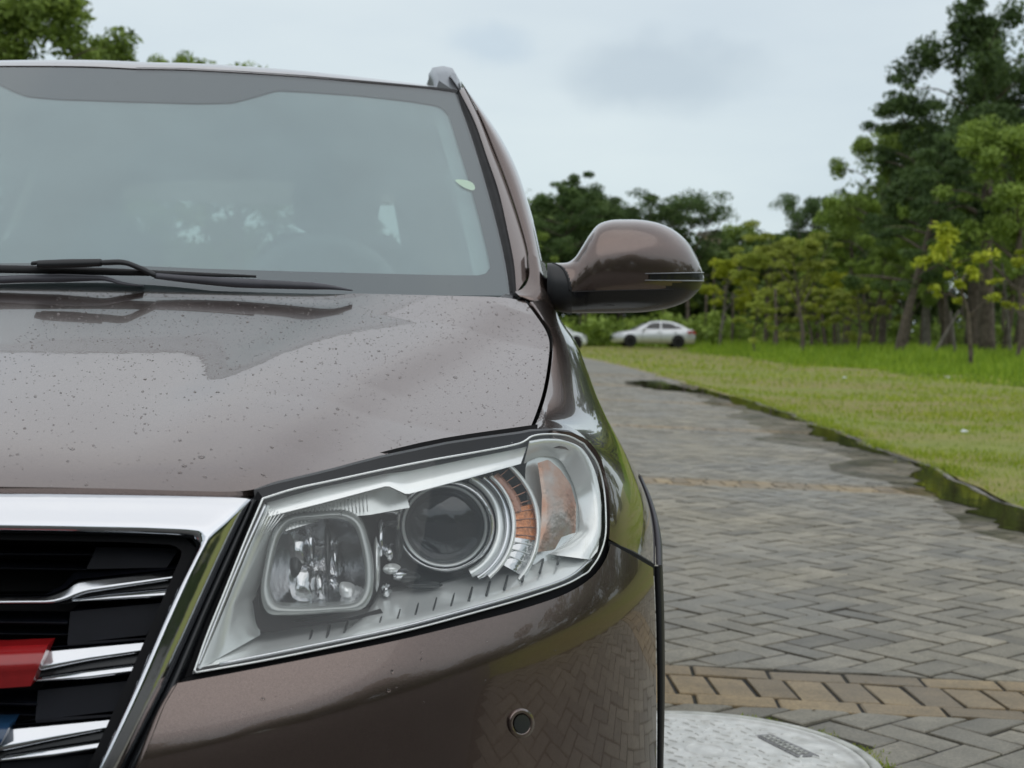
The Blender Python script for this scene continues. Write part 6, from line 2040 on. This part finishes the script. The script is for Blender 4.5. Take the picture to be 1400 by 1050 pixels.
drops('raindrops', px, py, F_chr, np.clip(np.exp(RNG.normal(math.log(0.0011), .3, 40)), .0007, .0018), grille)
# ================================================================== the two far cars
def sedan(loc, rz, paint_m, label, group=None):
    root = empty('parked_car', loc, rz); tag(root, label, 'car', group)
    L = 4.65
    S = np.array([0.0, .06, .18, .45, .9, 1.25, 1.6, 2.2, 2.9, 3.5, 3.9, 4.25, 4.5, 4.60, 4.65])
    zt = np.array([.52, .64, .72, .80, .87, .92, .935, .95, .96, .975, .985, 1.0, .98, .90, .75])
    zb = np.array([.30, .22, .20, .20, .20, .20, .20, .20, .20, .20, .20, .20, .22, .28, .40])
    hw = np.array([.55, .70, .78, .85, .88, .89, .89, .89, .89, .89, .88, .85, .78, .70, .60])
    q = cat_rom(np.column_stack([S, zt, zb, hw]), 60)
    V = []
    m = 18
    for s, t, b, w in q:
        zz = [b, b + .03, .38 * (t - b) + b, .62 * (t - b) + b, .86 * (t - b) + b, t - .02, t + .0, t + .02, t + .025]
        xx = [w * .8, w * .97, w, w * .995, w * .965, w * .90, w * .80, w * .4, 0]
        ring_ = [(-x, s, z) for x, z in zip(xx, zz)] + [(x, s, z) for x, z in list(zip(xx, zz))[::-1][1:]]
        V += ring_
    k = 17
    F = []
    for i in range(59):
        for j in range(k - 1):
            a = i * k + j
            F.append((a, a + 1, a + k + 1, a + k))
        F.append((i * k + k - 1, i * k, (i + 1) * k, (i + 1) * k + k - 1))
    F.append(tuple(range(k))[::-1]); F.append(tuple(59 * k + j for j in range(k)))
    V = [(x, s - L / 2, z) for x, s, z in V]
    mesh_obj('body', V, F, paint_m, root)
    # cabin
    S = np.array([1.15, 1.45, 1.8, 2.1, 2.5, 2.9, 3.3, 3.7, 4.05, 4.3])
    zr = np.array([.93, 1.10, 1.28, 1.39, 1.45, 1.455, 1.42, 1.31, 1.13, 1.0])
    q = cat_rom(np.column_stack([S, zr]), 40)
    V, F = [], []
    for s, z in q:
        f_ = (z - .92) / .53
        wb, wt_ = .83, .83 - .22 * f_
        prof = [(-wb, .90), (-wt_ - .01, z - .06 * f_), (-wt_ + .06, z - .012), (-wt_ * .5, z + .01), (0, z + .015), (wt_ * .5, z + .01), (wt_ - .06, z - .012), (wt_ + .01, z - .06 * f_), (wb, .90)]
        V += [(x, s - L / 2, zz) for x, zz in prof]
    k = 9
    F = [(i * k + j, i * k + j + 1, (i + 1) * k + j + 1, (i + 1) * k + j) for i in range(39) for j in range(k - 1)]
    mesh_obj('cabin', V, F, paint_m, root)
    for sg in (-1, 1):
        def sp(s, z):
            f_ = (z - .92) / .53
            zr_ = np.interp(s, q[:, 0], q[:, 1]); ff = (zr_ - .92) / .53
            wt_ = .83 - .22 * ff; t = (z - .90) / max(zr_ - .06 * ff - .90, .05)
            return (sg * (.83 + (wt_ + .01 - .83) * min(t, 1) + .006), s - L / 2, z)
        for poly in ([(1.72, 1.0), (2.62, 1.0), (2.62, 1.36), (2.25, 1.35), (2.0, 1.26)], [(2.70, 1.0), (3.45, 1.01), (3.62, 1.06), (3.45, 1.24), (3.2, 1.33), (2.70, 1.365)], [(3.52, 1.02), (3.85, 1.06), (3.70, 1.16), (3.58, 1.20)]):
            mesh_obj('side_window', [sp(*p) for p in poly], [tuple(range(len(poly)))], M['dark_glass'], root, smooth=False)
        for y_ in (-L / 2 + .92, -L / 2 + 3.62):
            V2, F2 = [], []
            n = 24
            for i in range(n): V2.append((sg * .893, y_ + .37 * math.cos(2 * PI * i / n), .33 + .37 * math.sin(2 * PI * i / n)))
            mesh_obj('wheel_arch', V2, [tuple(range(n))], M['void'], root, smooth=False)
            wheel(lambda nm, V, F, mt, parent=None: mesh_obj(nm, V, F, mt, parent or root), sg * .80, y_, .31, .32, .20, sg, n=24)
        V2, F2 = box_vf(sg * .92 - .10, sg * .92 + .10, -L / 2 + 1.62, -L / 2 + 1.75, .94, 1.06)
        bevel(mesh_obj('door_mirror', V2, F2, paint_m, root), .03, 2)
        for s in (1.62, 2.66, 3.52):
            V2, F2 = box_vf(sg * .888, sg * .896, s - L / 2 - .006, s - L / 2 + .006, .30, .93)
            mesh_obj('door_gap', V2, F2, M['void'], root, smooth=False)
        for s in (2.42, 3.34):
            V2, F2 = box_vf(sg * .885, sg * .91, s - L / 2, s - L / 2 + .2, .80, .83)
            mesh_obj('door_handle', V2, F2, M['chrome'], root, smooth=False)
        V2 = [(sg * .60, -L / 2 - .005 + .04, .58), (sg * .80, -L / 2 + .16, .60), (sg * .868, -L / 2 + .45, .70), (sg * .865, -L / 2 + .52, .77), (sg * .78, -L / 2 + .22, .735), (sg * .60, -L / 2 + .07, .66)]
        mesh_obj('headlight', V2, [tuple(range(6))], M['clear_lamp'], root, smooth=False)
        V2 = [(sg * .865, L / 2 - .55, .90), (sg * .87, L / 2 - .50, .78), (sg * .80, L / 2 - .10, .74), (sg * .70, L / 2 + .012, .78), (sg * .72, L / 2 - .02, .90), (sg * .80, L / 2 - .2, .935)]
        mesh_obj('tail_light', V2, [tuple(range(6))], M['red_lamp'], root, smooth=False)
    V2 = [(-.70, -L/2 + 1.32, .985), (.70, -L/2 + 1.32, .985), (.60, -L/2 + 1.95, 1.355), (-.60, -L/2 + 1.95, 1.355)]
    mesh_obj('windscreen', [(x, y, z + .02) for x, y, z in V2], [(0, 1, 2, 3)], M['dark_glass'], root, smooth=False)
    V2 = [(-.68, L/2 - .52, 1.07), (.68, L/2 - .52, 1.07), (.58, L/2 - 1.15, 1.40), (-.58, L/2 - 1.15, 1.40)]
    mesh_obj('rear_window', [(x, y, z + .02) for x, y, z in V2], [(3, 2, 1, 0)], M['dark_glass'], root, smooth=False)
    V2, F2 = box_vf(-.45, .45, -L / 2 - .01, -L / 2 + .03, .40, .52); mesh_obj('front_grille', V2, F2, M['black'], root, smooth=False)
    V2, F2 = box_vf(-.26, .26, -L / 2 - .02, -L / 2 - .005, .42, .53); mesh_obj('number_plate', V2, F2, M['blue_badge'], root, smooth=False)
    return root
pS = at_depth(np.array(892.0), np.array(474.0), np.array(80.0))
sedan((float(pS[0]), 80.0, float(pS[2])), math.radians(-86), M['silver_paint'], 'silver saloon car parked side on in the grass at the meadow edge', 'saloon cars parked at the edge of the meadow')
pS = at_depth(np.array(744.0), np.array(463.0), np.array(72.0))
sedan((float(pS[0]), 72.0, float(ground_z(pS[0], 72.0))), math.radians(128), M['white_paint'], 'white car mostly hidden behind the suv, just below its door mirror arm', 'saloon cars parked at the edge of the meadow')
